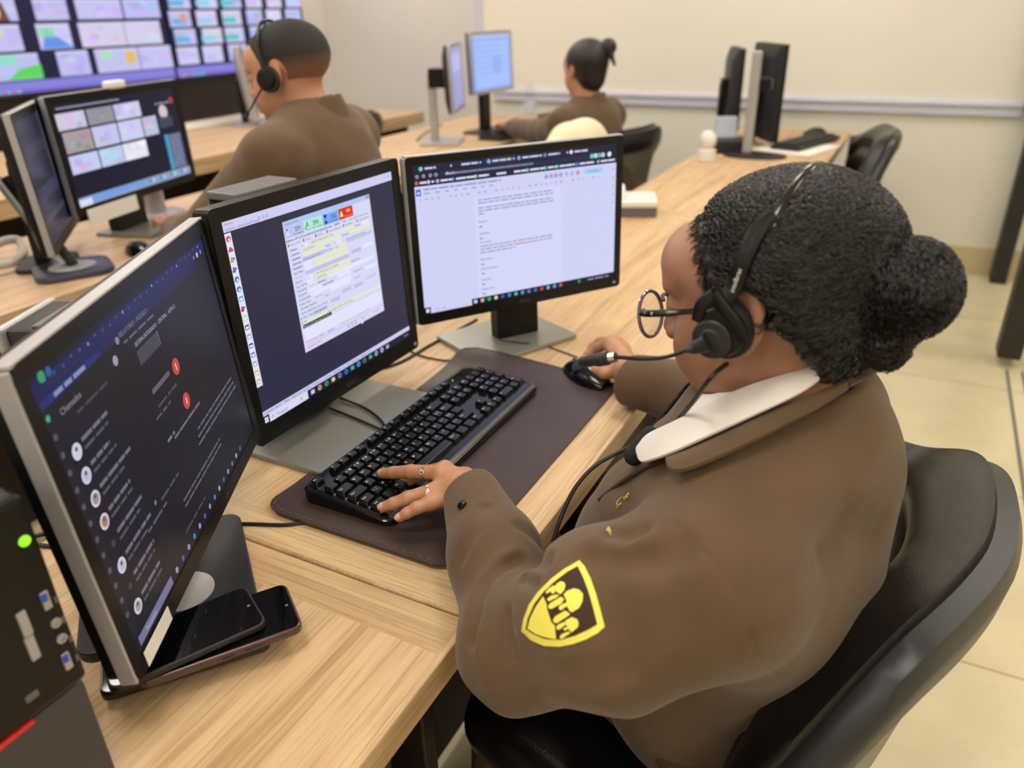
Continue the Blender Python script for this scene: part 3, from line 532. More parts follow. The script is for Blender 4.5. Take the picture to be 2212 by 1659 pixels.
# ------------------------------------------------------------------ keyboard
def keyboard():
    t = thing('keyboard', 'black computer keyboard lying on the brown leather mat', 'keyboard', (-0.592, 0.858, 0.7545), PI / 2)
    Wd, Dp = 0.446, 0.15
    # case: a shallow wedge, higher at the back, with a rounded front rail
    prof = [(-0.075, 0.002), (-0.0735, 0.009), (-0.069, 0.0125), (-0.062, 0.0135), (0.07, 0.0235), (0.0745, 0.021), (0.075, 0.006)]
    pl = rrect(Wd, Dp, 0.016, 5); case = MB(); n = len(pl)
    def zt(y): return float(np.interp(y, [p[0] for p in prof], [p[1] for p in prof]))
    rings = [(0.975, 0.0), (0.992, 0.002), (1.0, 0.006), (1.0, None), (0.985, None), (0.955, None)]
    vs = []
    for i, (k, z) in enumerate(rings):
        for x, y in pl:
            px, py = x - (1 - k) * Wd * 0.5 * np.sign(x), y - (1 - k) * Dp * 0.9 * np.sign(y)
            zz = z if z is not None else (zt(py * 0.93) - (0.003 if i == 3 else 0.0006 if i == 4 else 0.0))
            vs.append((px, py, zz))
    fs = [[i * n + k, i * n + (k + 1) % n, (i + 1) * n + (k + 1) % n, (i + 1) * n + k] for i in range(len(rings) - 1) for k in range(n)]
    fs += [list(range(n))[::-1], [(len(rings) - 1) * n + k for k in range(n)]]
    case.add(vs, fs); case.build('case', M_gloss, t, smooth=True, angle=50)
    MB().tube([(-0.213, -0.0675, 0.0105), (0.213, -0.0675, 0.0105)], 0.0052, 10).build('front_rail', mat('polished_black', (84, 84, 80), 0.2), t, smooth=True)
    mk = mat('key_black', (15, 15, 16), 0.24); ml = mat('key_legend', (245, 245, 245), 0.6)
    P = 0.01905; slope = (0.0235 - 0.0135) / 0.132
    rows = []
    X0 = -0.2135
    def key(cx, cy, w, d, leg, big=1.0):
        z0 = zt(cy) - 0.002; h = 0.0095; m = MB(); a, b = w / 2 - 0.0008, d / 2 - 0.0008; c = min(a, 0.0062 + (a - 0.0088) if a > 0.009 else a * 0.74); e = b * 0.74
        def oc(x, y, ch): return [(-x + ch, -y), (x - ch, -y), (x, -y + ch), (x, y - ch), (x - ch, y), (-x + ch, y), (-x, y - ch), (-x, -y + ch)]
        vs = [(cx + px, cy + py, z0) for px, py in oc(a, b, 0.0014)] + [(cx + px, cy + py + 0.0006, z0 + h * 0.93 + slope * py) for px, py in oc(c + 0.0004, e + 0.0004, 0.0014)] + [(cx + px, cy + py + 0.0006, z0 + h + slope * py) for px, py in oc(c - 0.0005, e - 0.0005, 0.0012)]
        fs = [[i * 8 + k, i * 8 + (k + 1) % 8, (i + 1) * 8 + (k + 1) % 8, (i + 1) * 8 + k] for i in range(2) for k in range(8)] + [list(range(16, 24)), list(range(8))[::-1]]
        m.add(vs, fs, 0)
        zt_ = z0 + h + 0.0002
        if leg:
            parts = leg if isinstance(leg, (list, tuple)) else [leg]
            for i, s_ in enumerate(parts):
                V, F, x0, x1 = text_geo(s_, 1); hh = 0.0046 * big if len(s_) < 2 else 0.0028; k = hh / 0.73
                ox, oy = cx - c + 0.0012 + (0.0056 if i == 1 else 0), cy + 0.0008
                m.add([(ox + (v[0] - x0) * k, oy + v[1] * k, zt_ + slope * (oy - cy)) for v in V], F, 1)
        m.build('key', [mk, ml], t)
    ys = [0.058, 0.0335, 0.0145, -0.0045, -0.0235, -0.0425]
    def run(y, x, items, d=P):
        for it in items:
            if isinstance(it, (int, float)): x += it * P; continue
            w, l = it; key(X0 + x + w * P / 2, y, w * P, d, l); x += w * P
    L = lambda s: [(1, c) for c in s]
    run(ys[0], 0, [(1, 'Esc'), 1] + [(1, 'F%d' % i) for i in range(1, 5)] + [0.5] + [(1, 'F%d' % i) for i in range(5, 9)] + [0.5] + [(1, 'F%d' % i) for i in range(9, 13)], 0.015)
    run(ys[1], 0, [(1, ["'", '"'])] + [(1, [d, s]) for d, s in zip('1234567890-=', '!@#$%^&*()_+')] + [(2, 'Back')])
    run(ys[2], 0, [(1.5, 'Tab')] + L('QWERTYUIOP') + [(1, ['´', '`']), (1, ['[', '{'])] + [(1.5, 'Enter')])
    run(ys[3], 0, [(1.75, 'Caps')] + L('ASDFGHJKLÇ') + [(1, ['~', '^']), (1, [']', '}']), (1.25, None)])
    run(ys[4], 0, [(1.25, 'Shift'), (1, ['\\', '|'])] + L('ZXCVBNM') + [(1, [',', '<']), (1, ['.', '>']), (1, [';', ':']), (1, ['/', '?']), (1.75, 'Shift')])
    run(ys[5], 0, [(1.25, 'Ctrl'), (1.25, None), (1.25, 'Alt'), (6.25, None), (1.25, 'AltGr'), (1.25, None), (1.25, None), (1.25, 'Ctrl')])
    xb = 15.3 * P
    run(ys[0], xb, [(1, 'Prt'), (1, 'Scr'), (1, 'Pau')], 0.015); run(ys[1], xb, [(1, 'Ins'), (1, 'Hm'), (1, 'PgU')]); run(ys[2], xb, [(1, 'Del'), (1, 'End'), (1, 'PgD')]); run(ys[4], xb, [1, (1, '↑')]); run(ys[5], xb, [(1, '←'), (1, '↓'), (1, '→')])
    xn = 18.55 * P
    run(ys[1], xn, [(1, 'Num'), (1, '/'), (1, '*'), (1, '-')]); run(ys[2], xn, L('789')); run(ys[3], xn, L('456') + [(1, '.')]); run(ys[4], xn, L('123')); run(ys[5], xn, [(2, '0'), (1, ',')])
    key(X0 + xn + 3.5 * P, ys[2], P, P, '+'); key(X0 + xn + 3.5 * P, (ys[4] + ys[5]) / 2, P, 2 * P, 'Ent')
    for k in range(3): MB().lathe([(0.0011, 0), (0.0011, 0.0012), (0, 0.0014)], (X0 + xn + (0.7 + k * 0.9) * P, 0.06, 0.0222), 10).build('indicator_light', M_led if k == 0 else M_satin, t)
    return t
keyboard()

# ------------------------------------------------------------------ leather desk mat with a lifted far edge
def desk_mat():
    t = thing('desk_mat', 'dark brown leather desk mat under the keyboard', 'desk mat', (-0.55, 0.9, 0.7503), 0)
    x0, x1, y0, y1, r = -0.705, -0.400, 0.598, 1.172, 0.03
    def shp(x, y, dz):
        u = (y - y0) / (y1 - y0); z = 0.0
        z += 0.016 * math.exp(-((y - (y1 + 0.005)) / 0.055) ** 2) * max(0, min(1, (x0 + 0.24 - x) / 0.24 + 0.25))
        z += 0.005 * math.exp(-((y - y0) / 0.05) ** 2)
        return (x - -0.55, y - 0.9, z + dz)
    nx, ny = 40, 60; rows_t, rows_b = [], []
    for i in range(ny + 1):
        v = i / ny; y = y0 + v * (y1 - y0); dy = min(y - y0, y1 - y); ins = 0 if dy > r else r - math.sqrt(max(0, r * r - (r - dy) ** 2))
        a, b = x0 + ins, x1 - ins
        skew = 0.02 * v      # the far end reaches a little further back
        rows_t.append([shp(a - skew + (b - a + skew) * j / nx, y, 0.0035) for j in range(nx + 1)]); rows_b.append([shp(a - skew + (b - a + skew) * j / nx, y, 0.0) for j in range(nx + 1)])
    m = MB().grid(rows_t); m.grid([r_[::-1] for r_ in rows_b])
    ring_t = rows_t[0] + [r_[-1] for r_ in rows_t[1:-1]] + rows_t[-1][::-1] + [r_[0] for r_ in rows_t[1:-1]][::-1]
    ring_b = rows_b[0] + [r_[-1] for r_ in rows_b[1:-1]] + rows_b[-1][::-1] + [r_[0] for r_ in rows_b[1:-1]][::-1]
    m.grid([ring_b, ring_t], closed=True); m.build('pad', M_mat, t, smooth=True, angle=50)
    st = MB(); e = 0.006
    path = [Vector(p) for p in ring_t]; c = Vector((0, 0, 0))
    tot = 0
    pts = []
    for i in range(len(path)):
        p = path[i]; q = path[(i + 1) % len(path)]; d = q - p; k = max(1, int(d.length / 0.0035))
        for j in range(k): pts.append(p + d * j / k)
    for i in range(0, len(pts) - 1, 2):
        p, q = pts[i], pts[i + 1]; inn = Vector((-p.x, -p.y * 0.4, 0)); dx = min(abs(p.x - (x0 + 0.55)), abs(p.x - (x1 + 0.55)))
        n_ = (q - p).cross(Vector((0, 0, 1))); n_ = n_.normalized() if n_.length > 1e-9 else Vector((1, 0, 0))
        s_ = -1 if n_.dot(Vector((-p.x, -p.y, 0))) < 0 else 1
        st.tube([p + n_ * s_ * e + Vector((0, 0, 0.0002)), q + n_ * s_ * e + Vector((0, 0, 0.0002))], 0.0006, 4)
    st.build('stitching', M_stitch, t)
desk_mat()

# ------------------------------------------------------------------ phones
def phone(label, loc, rz, w, l, h, mcase, glass=True, tilt=(0, 0), bumper=None):
    t = thing('smartphone', label, 'phone', loc, rz); t.rotation_euler = (tilt[0], tilt[1], rz)
    MB().prism(rrect(w, l, 0.010, 6), 0, h, 0, 0.0022, seg=3).build('body', mcase, t, smooth=True, angle=40)
    MB().prism(rrect(w - 0.005, l - 0.005, 0.008, 6), h - 0.0003, h + 0.0004).build('screen', mat('phone_glass', (6, 6, 8), 0.04), t)
    MB().lathe([(0.0, 0), (0.0018, 0), (0.0018, 0.0002), (0, 0.0002)], (0, l / 2 - 0.008, h + 0.0004), 12).build('front_camera', M_grey, t)
    for y, ll in ((l * 0.18, 0.018), (l * 0.02, 0.012)): MB().box((w / 2 + 0.0002, y, h * 0.5), (0.0012, ll, 0.0026), 0, 0.0004).build('side_button', M_satin, t)
    return t
pa = math.atan2(0.123, 0.17)      # direction of the long side of the lower phone
M_clear = mat('brown_clear_case', (74, 50, 44), 0.2, coat=0.4)
phone('black phone at the bottom of the stack, under the corner of the silver-edged monitor', (-0.582, 0.3655, 0.7634), math.radians(-38.1), 0.077, 0.160, 0.0105, M_gloss)
phone('black phone in a brown clear case, its end sticking out of the stack', (-0.556, 0.387, 0.7746), math.radians(-34.2), 0.077, 0.158, 0.0100, M_clear)
phone('black phone lying on top of the other two phones', (-0.575, 0.361, 0.7853), math.radians(-27.4), 0.071, 0.150, 0.008, M_satin)

# ------------------------------------------------------------------ computer towers
def red_tower():
    X, Y1, Wd, Dp, Ht = -0.53, 0.243, 0.16, 0.30, 0.30
    t = thing('computer_tower', 'black computer tower with front ports, a green light and a red stripe', 'computer', (X, Y1 - Wd / 2, 0.7502), 0)
    L = lambda y, z: (0, y - (Y1 - Wd / 2), z - 0.7502)
    MB().box((-Dp / 2 - 0.012, 0, Ht / 2), (Dp, Wd, Ht), 0, 0.006).build('case', M_satin, t)
    MB().box((-0.006, 0, 0.121 + (Ht - 0.121) / 2), (0.018, Wd, Ht - 0.121), 0, 0.005).build('front_panel', M_black, t)
    MB().box((-0.009, 0, 0.058), (0.012, Wd - 0.004, 0.116), 0, 0.003).build('lower_grille', mat('dark_grey_grille', (64, 64, 70), 0.5, bump=(1200, 0.3, 0.0005)), t)
    p = L(0.165, 0.868); MB().box((0.001, p[1] - 0.012, p[2] + 0.001), (0.006, 0.085, 0.0035), 0, 0.001).build('red_stripe', M_red, t)
    p = L(0.2325, 1.0125); MB().lathe([(0.0, 0), (0.0042, 0), (0.0042, 0.001), (0, 0.0012)], (0.0035, p[1], p[2] + 0.003), 14, M=Matrix.Rotation(PI / 2, 3, 'Y')).build('power_light', M_led, t)
    for nm, y, z, sz, m, in (('usb_port', 0.232, 0.960, (0.006, 0.016), M_silver), ('usb_port', 0.231, 0.899, (0.006, 0.016), M_silver), ('card_slot', 0.213, 0.953, (0.007, 0.022), M_silver), ('card_slot', 0.212, 0.930, (0.007, 0.022), M_silver)):
        p = L(y, z); o = MB().box((0.0035, p[1], p[2]), (0.003, sz[0], sz[1]), 0, 0.0008).build(nm, m, t)
        if nm == 'usb_port': MB().box((0.0052, p[1] - 0.001, p[2] + 0.004), (0.001, 0.004, 0.007)).build('port_tongue', M_blue, o)
    for y, z in ((0.233, 0.937), (0.233, 0.921)):
        p = L(y, z); MB().lathe([(0.004, 0), (0.004, 0.002), (0.0022, 0.0022), (0.0022, 0.0005), (0, 0.0005)], (0.003, p[1], p[2]), 14, M=Matrix.Rotation(PI / 2, 3, 'Y')).build('audio_jack', M_silver, t, smooth=True)
    p = L(0.194, 0.895); MB().box((0.003, p[1] + 0.006, p[2] - 0.004), (0.002, 0.01, 0.006), 0, 0.0006).build('badge', M_grey, t)
    for k in range(4): p = L(0.245 - 0.0, 0.955 - k * 0.02); MB().box((0.0032, p[1] - 0.006, p[2]), (0.0006, 0.002, 0.006)).build('port_mark', M_grey, t)
red_tower()
t = thing('computer_tower', 'narrow black computer case with a grey hollow top behind the order form monitor', 'computer', (-0.873, 0.842, 0.7502), 0)
MB().box((0, 0.012, 0.18), (0.055, 0.10, 0.36), 0, 0.004).build('case', M_black, t)
MB().box((0, 0.0, 0.374), (0.06, 0.128, 0.012), 0, 0.003).build('top_cover', M_grey, t)
for s in (-1, 1): MB().box((s * 0.0275, -0.05, 0.19), (0.005, 0.028, 0.36), 0, 0.001).build('front_flange', M_grey, t)
t = thing('computer_tower', 'black computer tower with a rounded silver front edge behind the chat window monitor', 'computer', (-0.845, 0.50, 0.7502), math.radians(25))
MB().prism(rrect(0.10, 0.10, 0.012), 0, 0.297, 0, 0.004).build('case', M_satin, t, smooth=True)
MB().box((-0.05, 0, 0.1505), (0.012, 0.108, 0.301), 0, 0.005, 3).build('front_bezel', M_silver, t)
MB().box((0.012, 0.0, 0.2985), (0.06, 0.084, 0.003), 0, 0.001).build('top_panel', M_grey, t)

# ------------------------------------------------------------------ cables and a mouse
def cable(name, label, pts, r, m, n=8): return tag(MB().tube(smooth_path(pts, 8), r, n).build(name, m, None, smooth=True), label, 'cable')
D = 0.7525
Pz = lambda u, v, z=D: tuple(atz(u, v, z))
cable('monitor_cable', 'black cable lying on the desk from the order form monitor to the document monitor', [Pz(810, 800), Pz(870, 780), Pz(930, 745), Pz(985, 715), Pz(1030, 690)], 0.0028, M_cable)
cable('monitor_cable', 'thin black cable looping on the wood left of the document monitor base', [Pz(865, 742), Pz(900, 765), Pz(955, 778), Pz(985, 776), Pz(1010, 762), Pz(1050, 745)], 0.0018, M_cable)
cable('keyboard_cable', 'thin black cable on the steel base of the order form monitor', [Pz(735, 860, 0.764), Pz(785, 880, 0.764), Pz(820, 905, 0.764), Pz(838, 932, 0.764)], 0.0022, M_cable)
cable('power_cable', 'black cable curving over the steel plate below the order form monitor', [Pz(712, 882, 0.7635), Pz(770, 905, 0.7635), Pz(835, 935, 0.7635), Pz(842, 955, 0.764)], 0.0022, M_cable)
cable('power_cable', 'thick black cable coming out from under the left edge of the leather mat', [Pz(470, 1130), Pz(545, 1132), Pz(610, 1134), Pz(650, 1130), Pz(690, 1124)], 0.0026, M_cable)
cable('power_cable', 'two-turn black cable between the red-striped tower and the silver-edged monitor', [Pz(60, 1175), Pz(105, 1180), Pz(150, 1182), Pz(185, 1178), Pz(160, 1160), Pz(110, 1152), Pz(70, 1160)], 0.003, M_cable)
cable('mouse_cable', 'thin mouse cable running over the base of the document monitor', [Pz(1248, 772), Pz(1215, 760), Pz(1170, 745), Pz(1120, 740, 0.765), Pz(1080, 735, 0.766)], 0.0015, M_cable)

def mouse(label, loc, rz, m):
    t = thing('computer_mouse', label, 'mouse', loc, rz)
    v = []
    for i in range(13):
        u = i / 12; x = -0.055 + 0.11 * u; w = 0.032 * math.sin(PI * (0.06 + 0.88 * u)) ** 0.45; h = 0.036 * math.sin(PI * (0.08 + 0.86 * u ** 1.15)) ** 0.6
        v.append([(x, w * math.cos(a), 0.001 + h * max(0, math.sin(a)) ** 0.8) for a in [PI * k / 10 for k in range(11)]])
    MB().grid(v).grid([[r[0], r[-1]] for r in v]).build('shell', m, t, smooth=True, angle=60)
    MB().lathe([(0.006, -0.003), (0.0065, 0), (0.006, 0.003)], (0.032, 0, 0.027), 12, M=Matrix.Rotation(PI / 2, 3, 'X')).build('scroll_wheel', M_grey, t, smooth=True)
    return t
mouse('black mouse under the right hand of the woman with glasses', (-0.462, 1.162, 0.7505), math.radians(152), M_gloss)
# ------------------------------------------------------------------ office chair: local x forward, y left, origin on the floor
def chair(label, loc, rz, group='black office chairs', top=0.856):
    t = thing('office_chair', label, 'chair', loc, rz, group)
    def plan(ph, off=0.0):
        a = abs(ph); x = -0.165 + (0.077 if ph > 0 else 0.115) * (1 - max(0.0, 1 - a ** 1.6) ** (1 / 1.6)); return Vector((x, 0.27 * ph, 0))
    N = 48; PH = [math.sin(PI / 2 * (-1 + 2 * i / N)) for i in range(N + 1)]
    def frame(ph):
        e = 1e-3; a, b = plan(max(-1, ph - e)), plan(min(1, ph + e)); d = (b - a).normalized(); return plan(ph), Vector((-d.y, d.x, 0)) * 1.0     # outward = away from the sitter
    def zt(ph): a = abs(ph); return top - 0.036 * a ** 4 - (0.16 if ph > 0 else 0.045) * max(0, (a - 0.5) / 0.5) ** 2
    def strip(sec):      # sec(ph) -> list of (outward, z)
        rows = []
        for ph in PH:
            p, n = frame(ph)
            if n.x > 0 and abs(ph) < 0.5: n = -n
            if abs(ph) >= 0.5 and n.y * ph < 0: n = -n
            rows.append([tuple(p + n * o + Vector((0, 0, z))) for o, z in sec(ph)])
        m = MB().grid([r + [r[0]] for r in rows]); m.add(rows[0], [list(range(len(rows[0])))]); m.add(rows[-1], [list(range(len(rows[0])))[::-1]]); return m
    tilt = lambda z: 0.16 * (z - 0.62)
    strip(lambda ph: [(o + tilt(z), z) for o, z in ((0.000, zt(ph) - 0.015), (0.014, zt(ph)), (0.036, zt(ph) - 0.004), (0.046, zt(ph) - 0.022), (0.048, zt(ph) - 0.06), (0.035, zt(ph) - 0.095), (0.004, zt(ph) - 0.10))]).build('back_rim', M_shell, t, smooth=True, angle=50)
    strip(lambda ph: [(o + tilt(z) * 0.9, z) for o, z in ((0.0, zt(ph) - 0.085), (0.030, zt(ph) - 0.085), (0.022, 0.52), (0.0, 0.45), (-0.012, 0.45))]).build('back_panel', M_panel, t, smooth=True, angle=50)
    def cush(ph):
        z1 = zt(ph) + 0.004; w = 0.046 * (1 - abs(ph) ** 6) + 0.018
        out = [(0.002, 0.50)]
        for k in range(31):
            u = k / 30; z = 0.49 + (z1 - 0.49) * u; g = 0.016 * math.exp(-((u - 0.74) / 0.06) ** 2) - 0.010 * math.exp(-((u - 0.90) / 0.07) ** 2) + 0.008 * math.exp(-((u - 0.40) / 0.03) ** 2)
            out.append((-(w * math.sin(PI * min(1, max(0.0, 0.08 + 0.92 * u))) ** 0.4 + 0.012 * math.sin(PI * u) - g) , z))
        out += [(0.008, z1 + 0.006), (0.014, z1 - 0.004)]
        return [(o + tilt(z), z) for o, z in out]
    strip(cush).build('back_cushion', M_leather, t, smooth=True, angle=60)
    # seat
    pl = rrect(0.48, 0.54, 0.075, 8); n = len(pl); m = MB(); vs = []
    for k, z, dz in ((0.90, 0.395, 0), (0.98, 0.402, 0), (1.0, 0.425, 0), (1.0, 0.445, 0), (0.985, 0.464, 0), (0.95, 0.474, 0), (0.88, 0.472, 0), (0.80, 0.466, 0), (0.5, 0.462, 0)):
        vs += [(0.095 + x * k, y * k, z - (0.03 * max(0, (x * k - 0.12) / 0.115) ** 2 if x * k > 0.12 else 0)) for x, y in pl]
    L = len(vs) // n; fs = [[i * n + k, i * n + (k + 1) % n, (i + 1) * n + (k + 1) % n, (i + 1) * n + k] for i in range(L - 1) for k in range(n)] + [list(range(n))[::-1], [(L - 1) * n + k for k in range(n)]]
    m.add(vs, fs).build('seat', M_leather, t, smooth=True, angle=60)
    m2 = MB().prism(rrect(0.42, 0.44, 0.10, 6), 0.36, 0.398, 0, 0.01, c=(0.09, 0, 0)); m2.build('seat_shell', M_satin, t, smooth=True)
    MB().box((-0.10, 0, 0.425), (0.14, 0.09, 0.03), 0, 0.008).build('back_bracket', M_satin, t)
    MB().lathe([(0.028, 0.10), (0.028, 0.24), (0.02, 0.24), (0.02, 0.37)], (0.08, 0, 0), 16).build('gas_column', M_satin, t, smooth=True)
    for k in range(5):
        a = 2 * PI * k / 5 + 0.3; d = Vector((math.cos(a), math.sin(a), 0)); c = Vector((0.08, 0, 0))
        lg = MB().tube([c + d * 0.02 + Vector((0, 0, 0.11)), c + d * 0.16 + Vector((0, 0, 0.095)), c + d * 0.29 + Vector((0, 0, 0.07))], [0.026, 0.021, 0.015], 8).build('base_leg', M_satin, t, smooth=True)
        MB().lathe([(0.012, -0.02), (0.027, -0.018), (0.027, 0.018), (0.012, 0.02)], tuple(c + d * 0.285 + Vector((0, 0, 0.0275))), 16, M=Matrix.Rotation(a + PI / 2, 3, 'Z') @ Matrix.Rotation(PI / 2, 3, 'Y')).build('caster', M_black, lg, smooth=True)
    return t
FWD = math.radians(165.1)
chair0 = chair('black leather office chair with a charcoal shell, occupied by the woman with glasses', (-0.076, 0.82, 0), FWD)
dup(chair0, (-1.25, 1.46, 0), PI - 0.05, 'black office chair under the man in brown')
dup(chair0, (-3.03, 3.58, 0), PI - 0.1, 'black office chair beyond the right shoulder of the man in brown')
dup(chair0, (-1.36, 2.785, 0), PI - 0.2, 'black office chair with a cream jacket over its back')
dup(chair0, (-1.36, 3.55, 0), PI - 0.25, 'black office chair of the woman working by the far wall')
dup(chair0, (-0.33, 3.78, 0), PI + 0.12, 'empty black office chair at the far end of the oak desks')

# ------------------------------------------------------------------ background desks: monitors
t, Mt = monitor('computer_monitor', 'monitor in front of the man in brown showing rows of camera pictures', 'monitor', (-2.14, 1.60, 0.75), math.radians(104), 0.565, 0.318, 0.265, 0.02, base_plate(0.26, 0.20, 0.03, 0.02, M_plate, 0.01, r=0.01), M_black, 0.022, 0.024, 0.05, (0.13, 0.04, 0.07, 0.0), scr_tiles, side=(-1, M_silver))
MB().box(tuple(Mt @ Vector((0.0, 0.004, 0.168))), (0.07, 0.03, 0.022), 0, 0.006).build('webcam', M_white, t)
MB().box(tuple(Mt @ Vector((-0.14, -0.004, -0.168))), (0.21, 0.003, 0.045), 0, 0.001).build('paper_note', M_paper, t)
cD_ = at(104, 376, 2.02)
monitor('computer_monitor', 'silver-edged monitor with an almost dark screen at the left of the man in brown', 'monitor', (cD_.x, cD_.y, 0.75), math.radians(137), 0.42, 0.34, cD_.z - 0.75, 0.03, base_plate(0.16, 0.14, 0.0, 0.06, M_satin, 0.012, r=0.03), M_black, 0.02, 0.022, 0.045, (0.05, 0.03, 0.07, 0.0), scr_dim, side=(-1, M_silver), r=0.012)
st = thing('monitor_stand', 'leaning silver and black stand on a dark rounded base on the pale desk', 'stand', (-1.955, 1.205, 0.7503), math.radians(62))
MB().prism(rrect(0.19, 0.17, 0.04, 6), 0, 0.016, 0, 0.006).build('base', mat('dark_blue_grey_plastic', (62, 64, 80), 0.3), st, smooth=True)
MB().lathe([(0, 0.016), (0.045, 0.016), (0.044, 0.019), (0, 0.02)], (0, 0, 0), 24, sx=1.3).build('turntable', M_silver, st, smooth=True)
p0 = Vector((-1.96, 1.20, 0.77)); p1 = at(2, 385, 1.98); Mi = Matrix.Translation(Vector(st.location)).inverted(); Rz = Matrix.Rotation(-math.radians(62), 3, 'Z')
q0, q1 = Rz @ (p0 - Vector(st.location)), Rz @ (p1 - Vector(st.location)); dd = (q1 - q0)
sid = Rz @ Vector((0.85, 0.5, 0))
for nm, off, m, r in (('column_front', -0.011, M_silver, 0.012), ('column_back', 0.012, M_black, 0.013)): MB().tube([q0 + sid * off, q1 + sid * off], r, 10).build(nm, m, st, smooth=True)
q2 = Rz @ (at(-75, 400, 1.98) - Vector(st.location)); MB().box(tuple(q2), (0.40, 0.03, 0.27), 0, 0.006, M=Matrix.Rotation(math.radians(88), 3, 'Z')).build('display_back', M_black, st)
st = thing('monitor_stand', 'round silver stand column behind the monitor with camera pictures', 'stand', (-2.275, 1.745, 0.7502), 0)
MB().lathe([(0, 0), (0.09, 0), (0.088, 0.012), (0.05, 0.016), (0, 0.016)], (0, 0, 0), 28).build('base', M_silver, st, smooth=True)
MB().lathe([(0.032, 0.014), (0.03, 0.22), (0.0, 0.222)], (0, 0, 0), 20).build('column', M_silver, st, smooth=True)
MB().box((0, 0.03, 0.21), (0.05, 0.06, 0.05), 0, 0.006).build('bracket', M_white, st)
mouse('black mouse beside the left hand of the man in brown', (-1.93, 1.395, 0.7505), math.radians(170), M_gloss)
cable('network_cable', 'bundle of white cable hanging at the left end of the pale desk', [tuple(atz(u, v, z)) for u, v, z in ((-20, 535, 0.80), (10, 520, 0.80), (40, 520, 0.79), (50, 545, 0.77), (30, 565, 0.76), (-10, 575, 0.757), (-40, 580, 0.757))], 0.012, M_wcable)
cable('network_cable', 'thin grey cable loop below the white cable bundle on the pale desk', [tuple(atz(u, v, z)) for u, v, z in ((-20, 560, 0.755), (20, 560, 0.755), (55, 548, 0.757), (60, 560, 0.757), (30, 585, 0.755), (-20, 595, 0.755))], 0.004, M_wcable)

# desk at the video wall
def plain_keyboard(name, label, loc, rz, m, mk):
    t = thing(name, label, 'keyboard', loc, rz)
    MB().box((0, 0, 0.011), (0.44, 0.14, 0.02), 0, 0.005).build('case', m, t)
    kk = MB()
    for r_ in range(5):
        for c in range(18): kk.box((-0.2 + c * 0.0235, 0.045 - r_ * 0.0215, 0.024), (0.018, 0.016, 0.008))
    o = kk.build('keys', mk, t); o['kind'] = 'stuff'
    return t
M_whitek = mat('white_key', (222, 220, 212), 0.5)
plain_keyboard('keyboard', 'white keyboard on the long desk below the video wall, left of the grey slab monitor', (-3.95, 3.50, 0.7502), math.radians(84), M_white, M_whitek)
plain_keyboard('keyboard', 'white keyboard nearest the grey slab monitor on the desk below the video wall', (-3.98, 4.02, 0.7502), math.radians(97), M_white, M_whitek)
t, Mt = monitor('computer_monitor', 'grey slab monitor seen edge-on left of the face of the man in brown', 'monitor', (-3.74, 3.72, 0.75), math.radians(133), 0.42, 0.42, 0.24, 0.12, base_plate(0.24, 0.2, 0, 0.03, M_silver, 0.012), M_silver, 0.02, 0.02, 0.05, (0.08, 0.04, 0.06, 0.0), scr_dim, back=M_silver)

# ------------------------------------------------------------------ video wall
def video_display(label, y0, cols, rows, seed):
    Wd, Hh = 1.425, 0.805; t = thing('video_wall_display', label, 'display', (LW + 0.03, y0 + Wd / 2, 0.957), PI / 2, 'video wall displays')
    MB().box((0, -0.035, Hh / 2), (Wd, 0.06, Hh), 0, 0.003).build('housing', M_black, t)
    s = Scr(Wd - 0.012, Hh - 0.012, (0, -0.0655, Hh / 2)); rd = random.Random(seed)
    s.rect(0, 0, 1, 1, (34, 34, 62), 1); s.rect(0, 0.915, 1, 1, (136, 130, 220), 2); s.rect(0, 0.975, 1, 1, (116, 108, 200), 3)
    for k in range(8): s.disc(0.02 + k * 0.022, 0.985, 0.007, rd.choice([(90, 200, 220), (220, 120, 180), (120, 220, 160)]), 4)
    for (a, b) in cols:
        for (v0, v1, sh) in rows:
            dx = sh + rd.uniform(-0.008, 0.008); c = rd.choice([(198, 194, 240), (206, 202, 244), (190, 192, 240), (214, 206, 236)]); A, B = max(0, a + dx), min(1, b + dx)
            s.rect(A, v0, B, v1, c, 2); s.rect(A, v0, B, v0 + 0.012, (222, 222, 250), 3)
            for _ in range(6): uu = rd.uniform(A, B - 0.05); vv = rd.uniform(v0 + 0.02, v1 - 0.06); s.rect(uu, vv, min(B, uu + rd.uniform(0.03, 0.09)), vv + rd.uniform(0.02, 0.06), tuple(min(250, max(90, int(k + rd.randint(-22, 16)))) for k in c), 3)
    return s, t
cA = [(-0.05, 0.27), (0.355, 0.51), (0.55, 0.785), (0.79, 0.995)]; rA = [(0.0, 0.16, 0.0), (0.18, 0.335, 0.03), (0.355, 0.50, -0.02), (0.525, 0.705, -0.03), (0.725, 0.905, 0.02)]
s, t = video_display('left one of the two video wall displays in view, with large lavender picture tiles', 2.75, cA, rA, 3)
s.poly([(0.14, 0.9), (0.30, 0.9), (0.30, 0.80), (0.2, 0.83)], (96, 214, 96), 4); s.rect(0.05, 0.73, 0.2, 0.80, (150, 220, 200), 4); s.poly([(0.33, 0.7), (0.48, 0.7), (0.36, 0.56)], (100, 150, 230), 4); s.rect(0.33, 0.55, 0.40, 0.62, (150, 220, 170), 4)
s.disc(0.76, 0.80, 0.03, (232, 190, 90), 4, 16); s.rect(0.60, 0.75, 0.66, 0.8, (170, 226, 190), 4); s.poly([(0.05, 0.5), (0.22, 0.5), (0.2, 0.37), (0.1, 0.36)], (120, 70, 70), 4); s.disc(0.15, 0.44, 0.035, (250, 236, 190), 5, 16); s.disc(0.15, 0.47, 0.02, (255, 200, 110), 6); s.rect(0.12, 0.55, 0.17, 0.60, (210, 230, 140), 4); s.build('screen', t)
